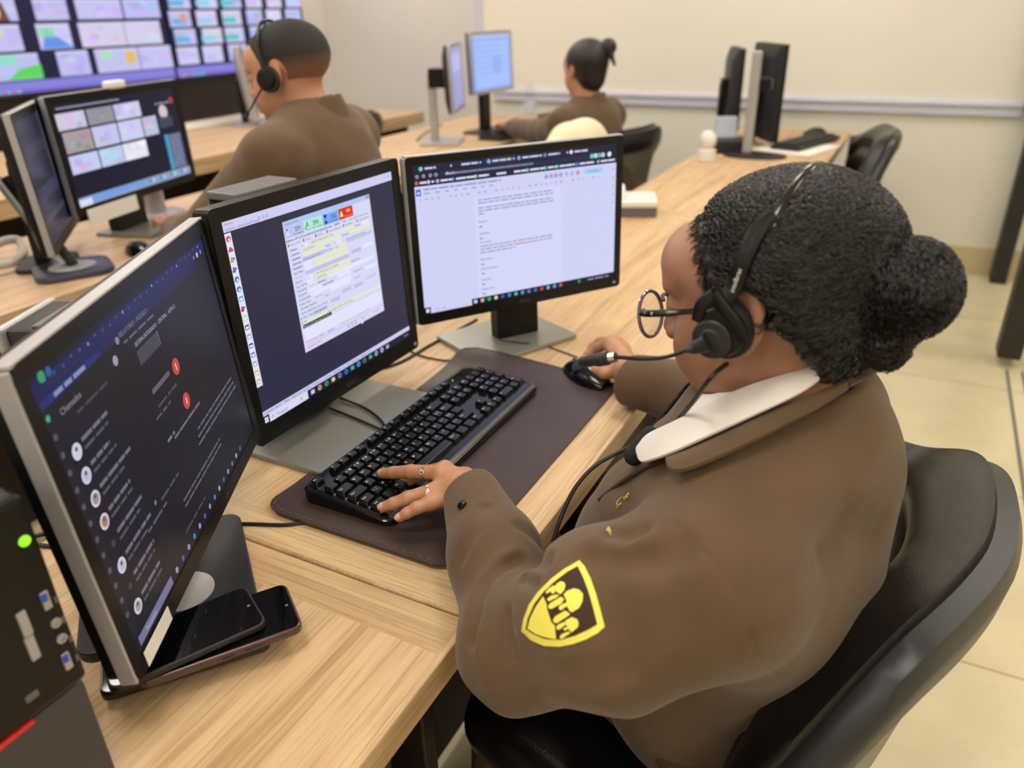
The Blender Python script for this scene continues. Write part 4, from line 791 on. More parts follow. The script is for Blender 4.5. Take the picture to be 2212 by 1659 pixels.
cB = [(0.02, 0.155), (0.195, 0.33), (0.365, 0.50), (0.54, 0.66), (0.70, 0.82), (0.86, 0.99)]; rB = [(0.0, 0.14, 0), (0.16, 0.29, 0.0), (0.31, 0.43, 0.01), (0.45, 0.58, 0.0), (0.60, 0.73, 0.005), (0.75, 0.895, 0.0)]
s, t = video_display('right one of the two video wall displays in view, with narrow pale blue tiles', 4.185, cB, rB, 9)
for k in range(9): u = 0.03 + 0.17 * (k % 3); v = 0.36 + 0.15 * (k // 3); s.rect(u, v, u + 0.09, v + 0.05, [(110, 180, 226), (150, 210, 236), (90, 200, 200)][k % 3], 4)
s.disc(0.10, 0.50, 0.02, (226, 150, 140), 5); s.build('screen', t)

# ------------------------------------------------------------------ desk by the cream wall
monitor('computer_monitor', 'monitor with a plain pale blue screen on the desk by the cream wall', 'monitor', (-2.11, 3.85, 0.75), math.radians(86), 0.40, 0.30, 0.36, 0.03, base_plate(0.24, 0.2, 0.0, 0.03, M_satin, 0.012), M_silver, 0.016, 0.018, 0.045, (0.06, 0.04, 0.06, 0.0), scr_blue, back=M_satin)
t, Mt = monitor('computer_monitor', 'monitor on a silver stand turned almost edge-on beside the pale blue screen', 'monitor', (-2.12, 3.50, 0.75), math.radians(113), 0.38, 0.31, 0.31, 0.03, base_plate(0.26, 0.2, 0.0, 0.09, M_silver, 0.012), M_silver, 0.016, 0.018, 0.045, (0.05, 0.035, 0.13, 0.0), scr_lav, back=M_satin, neck_m=M_silver)
plain_keyboard('keyboard', 'dark keyboard under the hands of the woman working by the far wall', (-1.985, 3.80, 0.7502), math.radians(88), M_satin, M_black)
t = thing('bottle', 'clear plastic bottle standing on the desk by the cream wall', 'bottle', (-2.17, 4.42, 0.7502), 0)
MB().lathe([(0, 0), (0.034, 0), (0.036, 0.01), (0.036, 0.10), (0.033, 0.11), (0.036, 0.12), (0.034, 0.16), (0.014, 0.20), (0.0135, 0.215), (0, 0.215)], (0, 0, 0), 20).build('bottle_body', M_glass, t, smooth=True)
MB().lathe([(0, 0.2165), (0.0155, 0.2165), (0.0155, 0.236), (0, 0.236)], (0, 0, 0), 16).build('cap', M_white, t)
MB().lathe([(0.0366, 0.05), (0.0366, 0.10)], (0, 0, 0), 20).build('wrapper', mat('pale_label', (190, 200, 220), 0.5), t)
cable('monitor_cable', 'thin dark cable hanging in an arc left of the silver stand by the cream wall', [tuple(atz(u, v, z)) for u, v, z in ((900, 305, 0.752), (915, 290, 0.765), (940, 277, 0.80), (955, 270, 0.83))], 0.004, M_cable)

# ------------------------------------------------------------------ far end of the oak row
cB_, cA_ = at(1662, 198, 3.60), at(1592, 190, 3.78)
monitor('computer_monitor', 'black upright monitor seen from behind, right of the tall silver stand', 'monitor', (cB_.x, cB_.y, 0.75), math.radians(121.5), 0.33, 0.42, cB_.z - 0.75, 0.0, None, M_black, 0.016, 0.018, 0.05, (0.05, 0.03, 0.07, 0.0), scr_dim, back=M_satin)
monitor('computer_monitor', 'narrow black monitor seen edge-on, left of the tall silver stand', 'monitor', (cA_.x, cA_.y, 0.75), math.radians(110), 0.33, 0.37, cA_.z - 0.75, 0.0, None, M_black, 0.016, 0.018, 0.05, (0.05, 0.03, 0.07, 0.0), None, back=M_satin)
st = thing('monitor_stand', 'tall silver stand on a dark oval base at the far end of the oak row', 'stand', (-0.685, 3.585, 0.7502), 0)
MB().lathe([(0, 0), (0.12, 0), (0.118, 0.008), (0.06, 0.013), (0, 0.013)], (0.03, 0, 0), 32, sx=1.15, sy=0.75).build('base', M_satin, st, smooth=True)
MB().box((-0.005, 0, 0.22), (0.042, 0.022, 0.42), 0, 0.008).build('column', M_silver, st); MB().box((0.03, 0.03, 0.30), (0.07, 0.05, 0.05), 0, 0.008).build('bracket', M_black, st)
t = thing('telephone', 'dark desk telephone with a pale panel behind the silver stand', 'telephone', (-0.785, 3.665, 0.7502), math.radians(20))
MB().box((0, 0, 0.03), (0.15, 0.12, 0.06), 0, 0.01).build('body', M_satin, t); MB().box((-0.02, 0.04, 0.10), (0.10, 0.02, 0.10), 0, 0.008, M=Matrix.Rotation(-0.3, 3, 'X')).build('display_panel', mat('pale_panel', (176, 182, 200), 0.4), t)
t = plain_keyboard('keyboard', 'dark keyboard lying on white papers at the far end of the oak row', (-0.495, 3.97, 0.7545), math.radians(73), M_satin, M_black)
tag(MB().box((-0.52, 3.86, 0.7522), (0.28, 0.34, 0.003), 0, 0.0005, M=Matrix.Rotation(math.radians(-17), 3, 'Z')).build('paper_stack', M_paper), 'white papers under the dark keyboard at the far end of the oak row', 'paper')
mouse('dark mouse beyond the keyboard on the white papers', (-0.50, 4.32, 0.7505), 0.6, M_satin)
t = thing('desk_camera', 'small white round-headed device on the far oak desk, left of the silver stand', 'camera', (-0.825, 3.41, 0.7502), 0)
MB().lathe([(0, 0), (0.04, 0), (0.042, 0.01), (0.038, 0.045), (0.03, 0.05), (0, 0.05)], (0, 0, 0), 24).build('base', M_white, t, smooth=True)
MB().lathe([(0, 0.047), (0.02, 0.05), (0.034, 0.065), (0.038, 0.085), (0.034, 0.105), (0.02, 0.12), (0, 0.124)], (0, 0, 0), 24).build('head', M_white, t, smooth=True)
t = thing('label_printer', 'white device with a dark grey base behind the document monitor', 'printer', (-0.80, 2.405, 0.7502), math.radians(22))
MB().prism(rrect(0.13, 0.15, 0.012), 0, 0.03, 0, 0.003).build('base', M_grey, t); MB().prism(rrect(0.132, 0.152, 0.014), 0.0305, 0.052, 0, 0.005).build('cover', M_white, t, smooth=True)
MB().tube(smooth_path([(-0.045, -0.05, 0.052), (-0.045, -0.03, 0.077), (-0.045, 0.03, 0.077), (-0.045, 0.05, 0.052)]), 0.009, 10).build('handle', M_white, t, smooth=True)
# ================================================================== people: bodies grown from distance fields
V3 = lambda *a: np.array(a, float)
def d_cap(p, a, b, ra, rb=None):
    rb = ra if rb is None else rb; a, b = np.asarray(a, float), np.asarray(b, float); ab = b - a
    t = np.clip(((p - a) @ ab) / (ab @ ab), 0, 1); return np.linalg.norm(p - a - t[:, None] * ab, axis=1) - (ra + (rb - ra) * t)
def d_ell(p, c, r, R=None):
    q = p - np.asarray(c, float)
    if R is not None: q = q @ R
    r = np.asarray(r, float); k0 = np.linalg.norm(q / r, axis=1); k1 = np.linalg.norm(q / (r * r), axis=1)
    return k0 * (k0 - 1.0) / np.maximum(k1, 1e-9)
def smin(a, b, k):
    h = np.clip(0.5 + 0.5 * (b - a) / k, 0, 1); return b + (a - b) * h - k * h * (1 - h)
def smax(a, b, k): return -smin(-a, -b, k)
def d_chain(p, pts, rs, k=0.01):
    d = None
    for i in range(len(pts) - 1):
        e = d_cap(p, pts[i], pts[i + 1], rs[i], rs[i + 1]); d = e if d is None else smin(d, e, k)
    return d
def d_line(p, pts):
    d = None
    for i in range(len(pts) - 1):
        e = d_cap(p, pts[i], pts[i + 1], 0.0); d = e if d is None else np.minimum(d, e)
    return d
def surface(f, lo, hi, h, newton=2):
    """dual surface of f = 0 on a sparse grid -> vertices, quads"""
    B = 4; lo = np.asarray(lo, float); nb = np.ceil((np.asarray(hi) - lo) / (h * B)).astype(int)
    bi = np.stack(np.meshgrid(*[np.arange(n) for n in nb], indexing='ij'), -1).reshape(-1, 3)
    c = lo + (bi + 0.5) * B * h; keep = np.abs(np.concatenate([f(x) for x in np.array_split(c, max(1, len(c) // 200000))])) < B * h * 1.35
    bi = bi[keep]; off = np.stack(np.meshgrid(*[np.arange(B + 1)] * 3, indexing='ij'), -1).reshape(-1, 3)
    N = nb * B + 2; vid, vpos, edges = [], [], []
    for blk in np.array_split(bi, max(1, len(bi) // 1500)):
        g = blk[:, None, :] * B + off[None]; val = f((lo + g.reshape(-1, 3) * h)).reshape(len(blk), B + 1, B + 1, B + 1)
        cor = np.stack([val[:, i:B + i, j:B + j, k:B + k] for i in (0, 1) for j in (0, 1) for k in (0, 1)], -1)   # corner index 4i+2j+k
        ins = cor < 0; act = ins.any(-1) & ~ins.all(-1); b, x, y, z = np.nonzero(act); cv = cor[b, x, y, z]; base = blk[b] * B + np.stack([x, y, z], 1)
        acc = np.zeros((len(b), 3)); cnt = np.zeros(len(b))
        O8 = np.array([[i, j, k] for i in (0, 1) for j in (0, 1) for k in (0, 1)])
        for s in range(8):
            for ax, st in ((0, 4), (1, 2), (2, 1)):
                if O8[s][ax] == 0:
                    a0, a1 = cv[:, s], cv[:, s + st]; m = (a0 < 0) != (a1 < 0); t = np.where(m, a0 / np.where(m, a0 - a1, 1), 0)
                    pt = O8[s][None] + t[:, None] * np.eye(3)[ax]; acc += pt * m[:, None]; cnt += m
        vid.append((base[:, 0] * N[1] + base[:, 1]) * N[2] + base[:, 2]); vpos.append(lo + (base + acc / cnt[:, None]) * h)
        for ax, st in ((0, 4), (1, 2), (2, 1)):
            m = (cv[:, 0] < 0) != (cv[:, st] < 0); edges.append((ax, base[m], cv[m, 0] < 0))
    vid = np.concatenate(vid); P = np.concatenate(vpos); o = np.argsort(vid); sv = vid[o]
    def look(b):
        k = (b[:, 0] * N[1] + b[:, 1]) * N[2] + b[:, 2]; i = np.searchsorted(sv, k); i = np.minimum(i, len(sv) - 1); return np.where(sv[i] == k, o[i], -1)
    Q = []
    for ax, b, neg in edges:
        u, v = np.eye(3, dtype=int)[(ax + 1) % 3], np.eye(3, dtype=int)[(ax + 2) % 3]
        q = np.stack([look(b), look(b - u), look(b - u - v), look(b - v)], 1); ok = (q >= 0).all(1); q = q[ok]; n = neg[ok]; q[~n] = q[~n][:, ::-1]; Q.append(q)
    Q = np.concatenate(Q)
    for _ in range(newton):
        d = f(P); G = grad(f, P, h * 0.4); P = P - G * np.clip(d / np.maximum((G * G).sum(1), 0.2), -h, h)[:, None]
    return P, Q
def grad(f, P, e=0.0008):
    return np.stack([(f(P + np.eye(3)[i] * e) - f(P - np.eye(3)[i] * e)) / (2 * e) for i in range(3)], 1)
def mesh_obj(name, P, Q, m, parent=None, origin=(0, 0, 0), smooth=True):
    me = bpy.data.meshes.new(name); me.from_pydata([tuple(v) for v in (P - np.asarray(origin))], [], [list(map(int, q)) for q in Q])
    for mm in (m if isinstance(m, (list, tuple)) else [m]): me.materials.append(mm)
    if smooth: me.polygons.foreach_set('use_smooth', [True] * len(me.polygons))
    me.update(); o = bpy.data.objects.new(name, me); COL.objects.link(o)
    if parent is not None: o.parent = parent
    return o
def strands(name, m, parent, roots, dirs, lens, f, rad, wav, lift, origin, npt=9, sides=3, seed=1, target=None):
    """curly strands that hug the surface f = 0"""
    r = np.random.default_rng(seed); n = len(roots); P = roots.copy(); path = [P.copy()]
    ph = r.uniform(0, 6.28, n); fr = r.uniform(0.7, 1.3, n); am = r.uniform(0.5, 1.3, n) * wav
    for k in range(npt - 1):
        G = grad(f, P); G /= np.linalg.norm(G, axis=1)[:, None] + 1e-9
        D = dirs(P) if callable(dirs) else dirs; D = D - G * (D * G).sum(1)[:, None]; D /= np.linalg.norm(D, axis=1)[:, None] + 1e-9
        P = P + D * (lens / (npt - 1))[:, None]; P = P - G * f(P)[:, None]; S = np.cross(D, G)
        a = ph + fr * k * 1.9; path.append(P + S * (am * np.sin(a))[:, None] + G * (lift + 0.6 * am * np.cos(a * 1.1 + 1))[:, None])
    A = np.stack(path, 1); T = np.gradient(A, axis=1); T /= np.linalg.norm(T, axis=2)[..., None] + 1e-9
    ref = np.where(np.abs(T[..., 2:3]) < 0.9, V3(0, 0, 1), V3(1, 0, 0)); X = np.cross(T, ref); X /= np.linalg.norm(X, axis=2)[..., None] + 1e-9; Y = np.cross(T, X)
    taper = np.interp(np.linspace(0, 1, npt), [0, 0.15, 0.8, 1], [0.5, 1, 0.9, 0.2]) * rad
    ring = np.stack([A + (X * math.cos(2 * PI * s / sides) + Y * math.sin(2 * PI * s / sides)) * taper[None, :, None] for s in range(sides)], 2)
    vs = ring.reshape(-1, 3); i = np.arange(n)[:, None, None] * npt * sides + np.arange(npt - 1)[None, :, None] * sides; s0 = np.arange(sides)[None, None]; s1 = (s0 + 1) % sides
    q = np.stack([i + s0, i + s1, i + s1 + sides, i + s0 + sides], -1).reshape(-1, 4)
    return mesh_obj(name, vs, q, m, parent, origin)

# ---- a head in its own frame: x forward, y left, z up, origin between the ears
def head_field(p, jaw=1.0, cheek=1.0, nose=1.0):
    q = p.copy(); q[:, 1] = np.abs(q[:, 1])                # mirror
    d = d_ell(p, (-0.013, 0, 0.033), (0.089, 0.076, 0.068))
    d = smin(d, d_ell(p, (0.030, 0, -0.015), (0.058, 0.060, 0.088)), 0.03)
    d = smin(d, d_ell(p, (0.040, 0, -0.075), (0.046 * jaw, 0.046 * jaw, 0.038)), 0.03)
    d = smin(d, d_ell(p, (0.074, 0, -0.098), (0.018, 0.020, 0.016)), 0.02)
    d = smin(d, d_ell(q, (0.048, 0.034, -0.038), (0.034 * cheek, 0.028 * cheek, 0.036)), 0.022)
    d = smin(d, d_ell(p, (0.071, 0, 0.042), (0.027, 0.050, 0.032)), 0.02)       # forehead
    d = smin(d, d_ell(q, (0.080, 0.026, 0.024), (0.010, 0.022, 0.008)), 0.012)      # brow
    d = smax(d, -d_ell(q, (0.096, 0.031, 0.006), (0.019, 0.019, 0.013)), 0.010)     # sockets
    d = smin(d, d_ell(q, (0.079, 0.031, 0.005), (0.0127, 0.0150, 0.0118)), 0.005)    # lids over the eye
    d = smin(d, d_cap(p, (0.089, 0, 0.018), (0.106 * nose, 0, -0.026), 0.0075, 0.0115), 0.010)
    d = smin(d, d_ell(q, (0.097, 0.0125, -0.030), (0.011, 0.009, 0.008)), 0.006)
    d = smin(d, d_ell(p, (0.093, 0, -0.056), (0.011, 0.024, 0.0075)), 0.006)      # lips
    d = smin(d, d_ell(p, (0.091, 0, -0.069), (0.011, 0.021, 0.0075)), 0.006)
    d = smax(d, -d_ell(p, (0.107, 0, -0.0625), (0.010, 0.024, 0.0018)), 0.003)
    # ears
    er = np.array([[0.93, 0.25, -0.26], [-0.25, 0.966, 0.03], [0.26, 0.03, 0.965]])
    e = d_ell(q, (-0.005, 0.077, -0.001), (0.0175, 0.0075, 0.029), er); e = smax(e, -d_ell(q, (0.000, 0.0855, 0.002), (0.0115, 0.0065, 0.019), er), 0.004); e = smin(e, d_ell(q, (-0.006, 0.079, 0.000), (0.004, 0.004, 0.016), er), 0.003)
    e = smin(e, d_ell(q, (0.001, 0.076, -0.024), (0.008, 0.006, 0.009)), 0.006)
    return smin(d, e, 0.006)

# ================================================================== the woman with glasses
SK = mat('brown_skin', (156, 113, 91), 0.46, var=((144, 102, 82), 45, 4), bump=(900, 0.10, 0.0004), sss=0.12)
SKH = mat('brown_hand_skin_lit', (194, 142, 110), 0.45, var=((180, 128, 97), 60, 4), bump=(1100, 0.12, 0.0004), sss=0.12)  # lighter copy of the brown skin: brighter light on hands put into colour
HAIRM = mat('black_curly_hair', (22, 19, 20), 0.42, var=((34, 29, 29), 160, 4), bump=(420, 0.6, 0.002), spec=0.5)
STR = mat('black_hair_strand', (27, 23, 24), 0.32, spec=0.65)
JK = mat('brown_twill', (96, 74, 51), 0.88, var=((88, 67, 46), 14, 4), bump=(1500, 0.18, 0.0004), sheen=0.15)
JKD = mat('dark_brown_lining', (58, 42, 31), 0.85)
SHW = mat('white_cotton', (226, 220, 216), 0.8, bump=(900, 0.12, 0.0004))
BLK = mat('black_cotton', (22, 21, 23), 0.8)
TRS = mat('brown_trouser_cloth', (92, 66, 44), 0.9, bump=(1300, 0.15, 0.0004))
GOLD = mat('gold_thread', (206, 184, 92), 0.5)
YEL = mat('yellow_embroidery', (238, 226, 96), 0.75, bump=(1600, 0.4, 0.0006))
PBR = mat('dark_brown_felt', (58, 40, 30), 0.9)
EYEW = mat('eye_white', (236, 230, 224), 0.2); IRIS = mat('dark_iris', (40, 26, 18), 0.15)
NAIL = mat('fingernail', (218, 168, 152), 0.3)
LIP = mat('lips', (142, 84, 76), 0.4)

Q0 = V3(-0.102, 0.755, 0.0); FB = V3(-0.917, 0.399, 0); LB = V3(-0.399, -0.917, 0)
def Bp(f, l, z): return Q0 + FB * f + LB * l + V3(0, 0, z)
RB = np.stack([FB, LB, V3(0, 0, 1)], 1)
A = lambda u, v, d: np.array(at(u, v, d))
HC = A(1668, 636, 0.715)          # between the ears
def head_basis(yaw, pitch, roll=0.0):
    F0 = V3(-math.cos(yaw), math.sin(yaw), 0); F = F0 * math.cos(pitch) - V3(0, 0, math.sin(pitch)); U = F0 * math.sin(pitch) + V3(0, 0, math.cos(pitch)); L = np.cross(U, F)
    U2 = U * math.cos(roll) + L * math.sin(roll); L2 = L * math.cos(roll) - U * math.sin(roll); return np.stack([F, L2, U2], 1)
RH = head_basis(math.radians(9), math.radians(14), math.radians(0))
Hw = lambda x, y, z: HC + RH @ V3(x, y, z)
SL, EL, WL = A(1540, 1250, 0.675), A(1122, 1395, 0.765), A(1012, 1060, 0.985)
SR, ER, WR = A(1755, 900, 0.90), V3(-0.175, 1.06, 0.815), A(1352, 812, 1.30)
NB = Bp(-0.04, 0.012, 0.975)

person = thing('person', 'woman in a brown jacket and round glasses typing at the black keyboard', 'person', tuple(Bp(0.0, 0, 0.46)))
PO = np.array(person.location)

# hands -------------------------------------------------------------
HL = dict(mid=[A(950, 1022, 1.000), A(888, 1019, 1.022), A(850, 1021, 1.040), A(826, 1023, 1.053)],
          ring=[A(938, 1060, 0.985), A(882, 1076, 0.985), A(850, 1088, 0.988), A(827, 1096, 0.992)],
          pinky=[A(930, 1086, 0.970), A(900, 1097, 0.966), A(880, 1108, 0.967), A(863, 1118, 0.968)],
          index=[A(962, 1012, 1.015), A(915, 1022, 1.045), A(885, 1036, 1.056), A(866, 1046, 1.056)],
          thumb=[A(1005, 1030, 1.01), A(975, 1024, 1.045), A(945, 1024, 1.065), A(922, 1030, 1.075)])
RL = dict(mid=[.0106, .0095, .0083, .0070], ring=[.0104, .0092, .0081, .0068], pinky=[.0094, .0082, .0072, .0061], index=[.0104, .0092, .0081, .0069], thumb=[.012, .0105, .009, .0075])
def hand_field(p, Hd, Rd, W, palm_r=0.0125, k=0.008):
    d = None
    for n in ('index', 'mid', 'ring', 'pinky'):
        e = d_chain(p, Hd[n], Rd[n], 0.003); d = e if d is None else np.minimum(d, e)
    pal = None
    for n in ('index', 'mid', 'ring', 'pinky'):
        m = Hd[n][0]; e = d_cap(p, W + (m - W) * 0.12, m, palm_r * 1.15, Rd[n][0] * 1.02); pal = e if pal is None else smin(pal, e, 0.014)
    d = smin(d, pal, 0.004)
    d = smin(d, d_chain(p, [W + (Hd['thumb'][0] - W) * 0.3] + Hd['thumb'], [palm_r * 1.1] + Rd['thumb'], 0.006), k)
    return d
HRt = dict(index=[A(1312, 742, 1.385), A(1288, 752, 1.405), A(1274, 765, 1.412), A(1266, 775, 1.412)],
           mid=[A(1322, 738, 1.395), A(1298, 738, 1.425), A(1280, 750, 1.437), A(1268, 762, 1.437)],
           ring=[A(1336, 742, 1.405), A(1315, 738, 1.44), A(1300, 748, 1.455), A(1292, 760, 1.455)],
           pinky=[A(1350, 752, 1.41), A(1336, 748, 1.44), A(1324, 756, 1.452), A(1316, 766, 1.452)],
           thumb=[A(1330, 800, 1.335), A(1305, 806, 1.34), A(1288, 802, 1.352), A(1276, 797, 1.362)])
WR_h = A(1362, 806, 1.315)
def body_field(p):
    q = (p - HC) @ RH; d = head_field(q, 1.06, 1.15, 0.985)
    nk0, nk1 = Hw(-0.012, 0, -0.045), NB + V3(0, 0, -0.02)
    d = smin(d, d_cap(p, nk0, nk1, 0.052, 0.064), 0.025)
    t = (p - Q0) @ RB
    tor = smin(d_ell(t, (-0.03, 0, 0.76), (0.10, 0.14, 0.20)), d_ell(t, (0.0, -0.04, 0.58), (0.11, 0.12, 0.13)), 0.06)
    d = smin(d, tor, 0.03)
    for S, E, Wr in ((SL, EL, WL), (SR, ER, WR)): d = smin(d, d_chain(p, [S, E, Wr], [0.052, 0.042, 0.026], 0.02), 0.02)
    for s in (1, -1): d = smin(d, d_chain(p, [Bp(0, 0.085 * s - 0.05, 0.54), Bp(0.37, 0.10 * s - 0.06, 0.545), Bp(0.26, 0.16, 0.12) if s > 0 else Bp(0.345, -0.16, 0.12)], [0.066, 0.054, 0.042], 0.03), 0.03)
    return d
def joined(fs_boxes):
    Ps, Qs, o = [], [], 0
    for f, lo, hi, h in fs_boxes:
        P, Qd = surface(f, lo, hi, h); Ps.append(P); Qs.append(Qd + o); o += len(P)
    return np.concatenate(Ps), np.concatenate(Qs)
hb0, hb1 = HC - 0.21, HC + 0.17
def box_of(Hd, W, m=0.03):
    a = np.concatenate([np.array(v) for v in Hd.values()] + [W[None]]); return a.min(0) - m, a.max(0) + m
fh = lambda p: hand_field(p, HL, RL, WL)
WLi = WL + (EL - WL) * 0.35
fL = lambda p: smin(hand_field(p, HL, RL, WL), d_cap(p, WL, WLi, 0.021, 0.026), 0.02)
fR = lambda p: smin(hand_field(p, HRt, RL, WR_h), d_cap(p, WR_h, WR + (ER - WR) * 0.3, 0.022, 0.027), 0.02)
bl = box_of(HL, WLi); br = box_of(HRt, WR + (ER - WR) * 0.3)
neck_cut = lambda p: smax(body_field(p), NB[2] - 0.03 - p[:, 2], 0.004)
low_cut = lambda p: smax(smax(body_field(p), p[:, 2] - (NB[2] - 0.022), 0.004), np.maximum(-(np.linalg.norm(p - WL, axis=1) - 0.07), -(np.linalg.norm(p - WR, axis=1) - 0.07)), 0.004)
P, Qd = joined([(neck_cut, hb0, hb1, 0.0022), (low_cut, V3(-0.72, 0.3, 0.05), V3(0.15, 1.4, 1.0), 0.009), (fL, bl[0], bl[1], 0.0015), (fR, br[0], br[1], 0.0022)])
body = mesh_obj('body', P, Qd, [SK, SKH], person, PO)
_pc = P[Qd].mean(1); _hm = (np.linalg.norm(_pc - WL, axis=1) < 0.24) | (np.linalg.norm(_pc - WR_h, axis=1) < 0.24); body.data.polygons.foreach_set('material_index', _hm.astype(int))
# nails
def nail(parent, tip, prev, up, w, name='fingernail'):
    t = (tip - prev); t /= np.linalg.norm(t); up = up - t * (up @ t); up /= np.linalg.norm(up); s = np.cross(t, up); m = MB(); rows = []
    for i in range(7):
        u = i / 6; ww = w * math.sin(PI * (0.22 + 0.62 * u)) ** 0.5
        rows.append([tuple(tip - PO + t * (-0.0065 + 0.0115 * u) + s * (ww * math.sin(a)) + up * (w * 1.18 * math.cos(a) - 0.0012 * (2 * u - 1) ** 2 - 0.0003)) for a in [-0.95 + 1.9 * k / 6 for k in range(7)]])
    return m.grid(rows).build(name, NAIL, parent, smooth=True)
for n in ('mid', 'ring', 'pinky', 'index'): nail(person, HL[n][3], HL[n][2], V3(0.05, -0.35, 1), RL[n][3] * 0.98)
nail(person, HL['thumb'][3], HL['thumb'][2], V3(0, 0.5, 0.8), .0066)
for n in ('index', 'mid', 'thumb'): nail(person, HRt[n][3], HRt[n][2], V3(0.1, -0.2, 1), RL[n][3] * 0.98)
# eyes, brows and lips
for s in (1, -1):
    e = MB().lathe([(0.0112 * math.sin(PI * k / 12), -0.0112 * math.cos(PI * k / 12)) for k in range(13)], tuple(Hw(0.0806, 0.031 * s, 0.0035) - PO), 20).build('eye', EYEW, person, smooth=True)
    MB().lathe([(0.0052, 0.0), (0.004, 0.0012), (0, 0.0016)], tuple(Hw(0.0908, 0.031 * s, 0.0015) - PO), 16, M=Matrix([list(r) for r in np.stack([RH[:, 1], RH[:, 2], RH[:, 0]], 1)])).build('iris', IRIS, e, smooth=True)
    b = [Hw(0.0925 - 0.012 * u * u, (0.012 + 0.036 * u) * s, 0.026 + 0.006 * math.sin(PI * min(1, u * 1.2)) - 0.004 * u) for u in np.linspace(0, 1, 9)]
    MB().tube([tuple(x - PO) for x in b], [0.0022, 0.003, 0.0034, 0.0034, 0.0032, 0.0028, 0.0023, 0.0017, 0.0008], 8).build('eyebrow', HAIRM, person, smooth=True)

# hair ---------------------------------------------------------------
BC = (-0.116, 0.006, 0.000)     # bun centre, in the head frame
def hair_field(q):
    d = d_ell(q, (-0.020, 0, 0.034), (0.097, 0.089, 0.079))
    d = smin(d, d_ell(q, (-0.040, 0, -0.005), (0.054, 0.070, 0.066)), 0.03)
    d = smin(d, d_ell(q, (-0.045, 0, -0.050), (0.038, 0.054, 0.038)), 0.02)
    d = np.maximum(d, -(head_field(q) + 0.004))
    ay = np.abs(q[:, 1])
    # hairline: forward limit of the hair as a function of height
    lim = np.interp(q[:, 2], [-0.12, -0.075, -0.045, -0.02, 0.0, 0.02, 0.045, 0.07, 0.09, 0.11], [-0.060, -0.054, -0.046, -0.038, -0.020, 0.018, 0.026, 0.034, 0.050, 0.085])
    d = smax(d, (q[:, 0] - lim) * 0.8 - 0.002, 0.006)
    ear = d_ell(np.stack([q[:, 0], ay, q[:, 2]], 1), (-0.004, 0.080, -0.006), (0.025, 0.024, 0.038)); d = smax(d, -ear, 0.006)
    d = smax(d, -0.076 - q[:, 2] + 0.15 * (q[:, 0] + 0.06), 0.008)
    b = d_ell(q, BC, (0.040, 0.044, 0.042)); b = smin(b, d_ell(q, (-0.098, 0.018, -0.040), (0.021, 0.023, 0.027)), 0.010)
    b = smin(b, d_cap(q, (-0.075, 0, 0.004), (-0.10, 0, 0.0), 0.030, 0.026), 0.012)
    d = smin(d, b, 0.005)
    return d
def lumps(q):      # curl texture, a few mm deep
    w = q * 1.0
    return 0.0010 * (np.sin(w[:, 0] * 240 + 3 * np.sin(w[:, 2] * 130)) * np.sin(w[:, 1] * 230 + 2 * np.sin(w[:, 0] * 150)) + np.sin(w[:, 2] * 420 + 2.5 * np.sin(w[:, 1] * 160 + w[:, 0] * 110)))
fhair = lambda p: hair_field((p - HC) @ RH)
fhair2 = lambda p: (lambda q: hair_field(q) + lumps(q))((p - HC) @ RH)
P, Qd = surface(fhair2, HC - 0.24, HC + 0.2, 0.0026)
hair = mesh_obj('hair', P, Qd, HAIRM, person, PO)
rr = np.random.default_rng(5); cand = P[rr.integers(0, len(P), 9000)]
ql = (cand - HC) @ RH; bun = np.linalg.norm(ql - np.array(BC), axis=1) < 0.056
G = grad(fhair, cand); outer = (head_field(ql) > 0.004); cand, ql, bun = cand[outer], ql[outer], bun[outer]
BW = Hw(*BC)
def flow(p):
    q = (p - HC) @ RH; c = q - np.array(BC); nb = np.linalg.norm(c, axis=1) < 0.058
    to = (BW - p); to /= np.linalg.norm(to, axis=1)[:, None]
    sw = np.cross(c, np.array([0.75, 0.35, 0.55])) @ RH.T; sw /= np.linalg.norm(sw, axis=1)[:, None] + 1e-9
    return np.where(nb[:, None], sw, to)
nS = min(len(cand), 6500); cand = cand[:nS]
strands('hair_strands', STR, person, cand, flow, rr.uniform(0.022, 0.05, nS), fhair, 0.00064, 0.0026, 0.0013, PO, npt=12, seed=3).parent = hair
# short frizz at the hairline
edge = P[(np.abs(((P - HC) @ RH)[:, 0] - np.interp(((P - HC) @ RH)[:, 2], [-0.12, -0.075, -0.045, -0.02, 0.0, 0.02, 0.045, 0.07, 0.09, 0.11], [-0.060, -0.054, -0.046, -0.038, -0.020, 0.018, 0.026, 0.034, 0.050, 0.085])) < 0.012)]
edge = edge[head_field((edge - HC) @ RH) < 0.012]; edge = edge[rr.integers(0, len(edge), 1500)]
fskin = lambda p: head_field((p - HC) @ RH, 1.06, 1.15, 0.985)
fdir = (RH @ V3(0.8, 0, -0.25)); strands('hairline_frizz', STR, person, edge, lambda p: np.tile(fdir, (len(p), 1)) + 0.5 * np.sin(p[:, [1, 2, 0]] * 900), rr.uniform(0.008, 0.022, len(edge)), fskin, 0.00035, 0.0018, 0.0012, PO, npt=9, seed=8).parent = hair
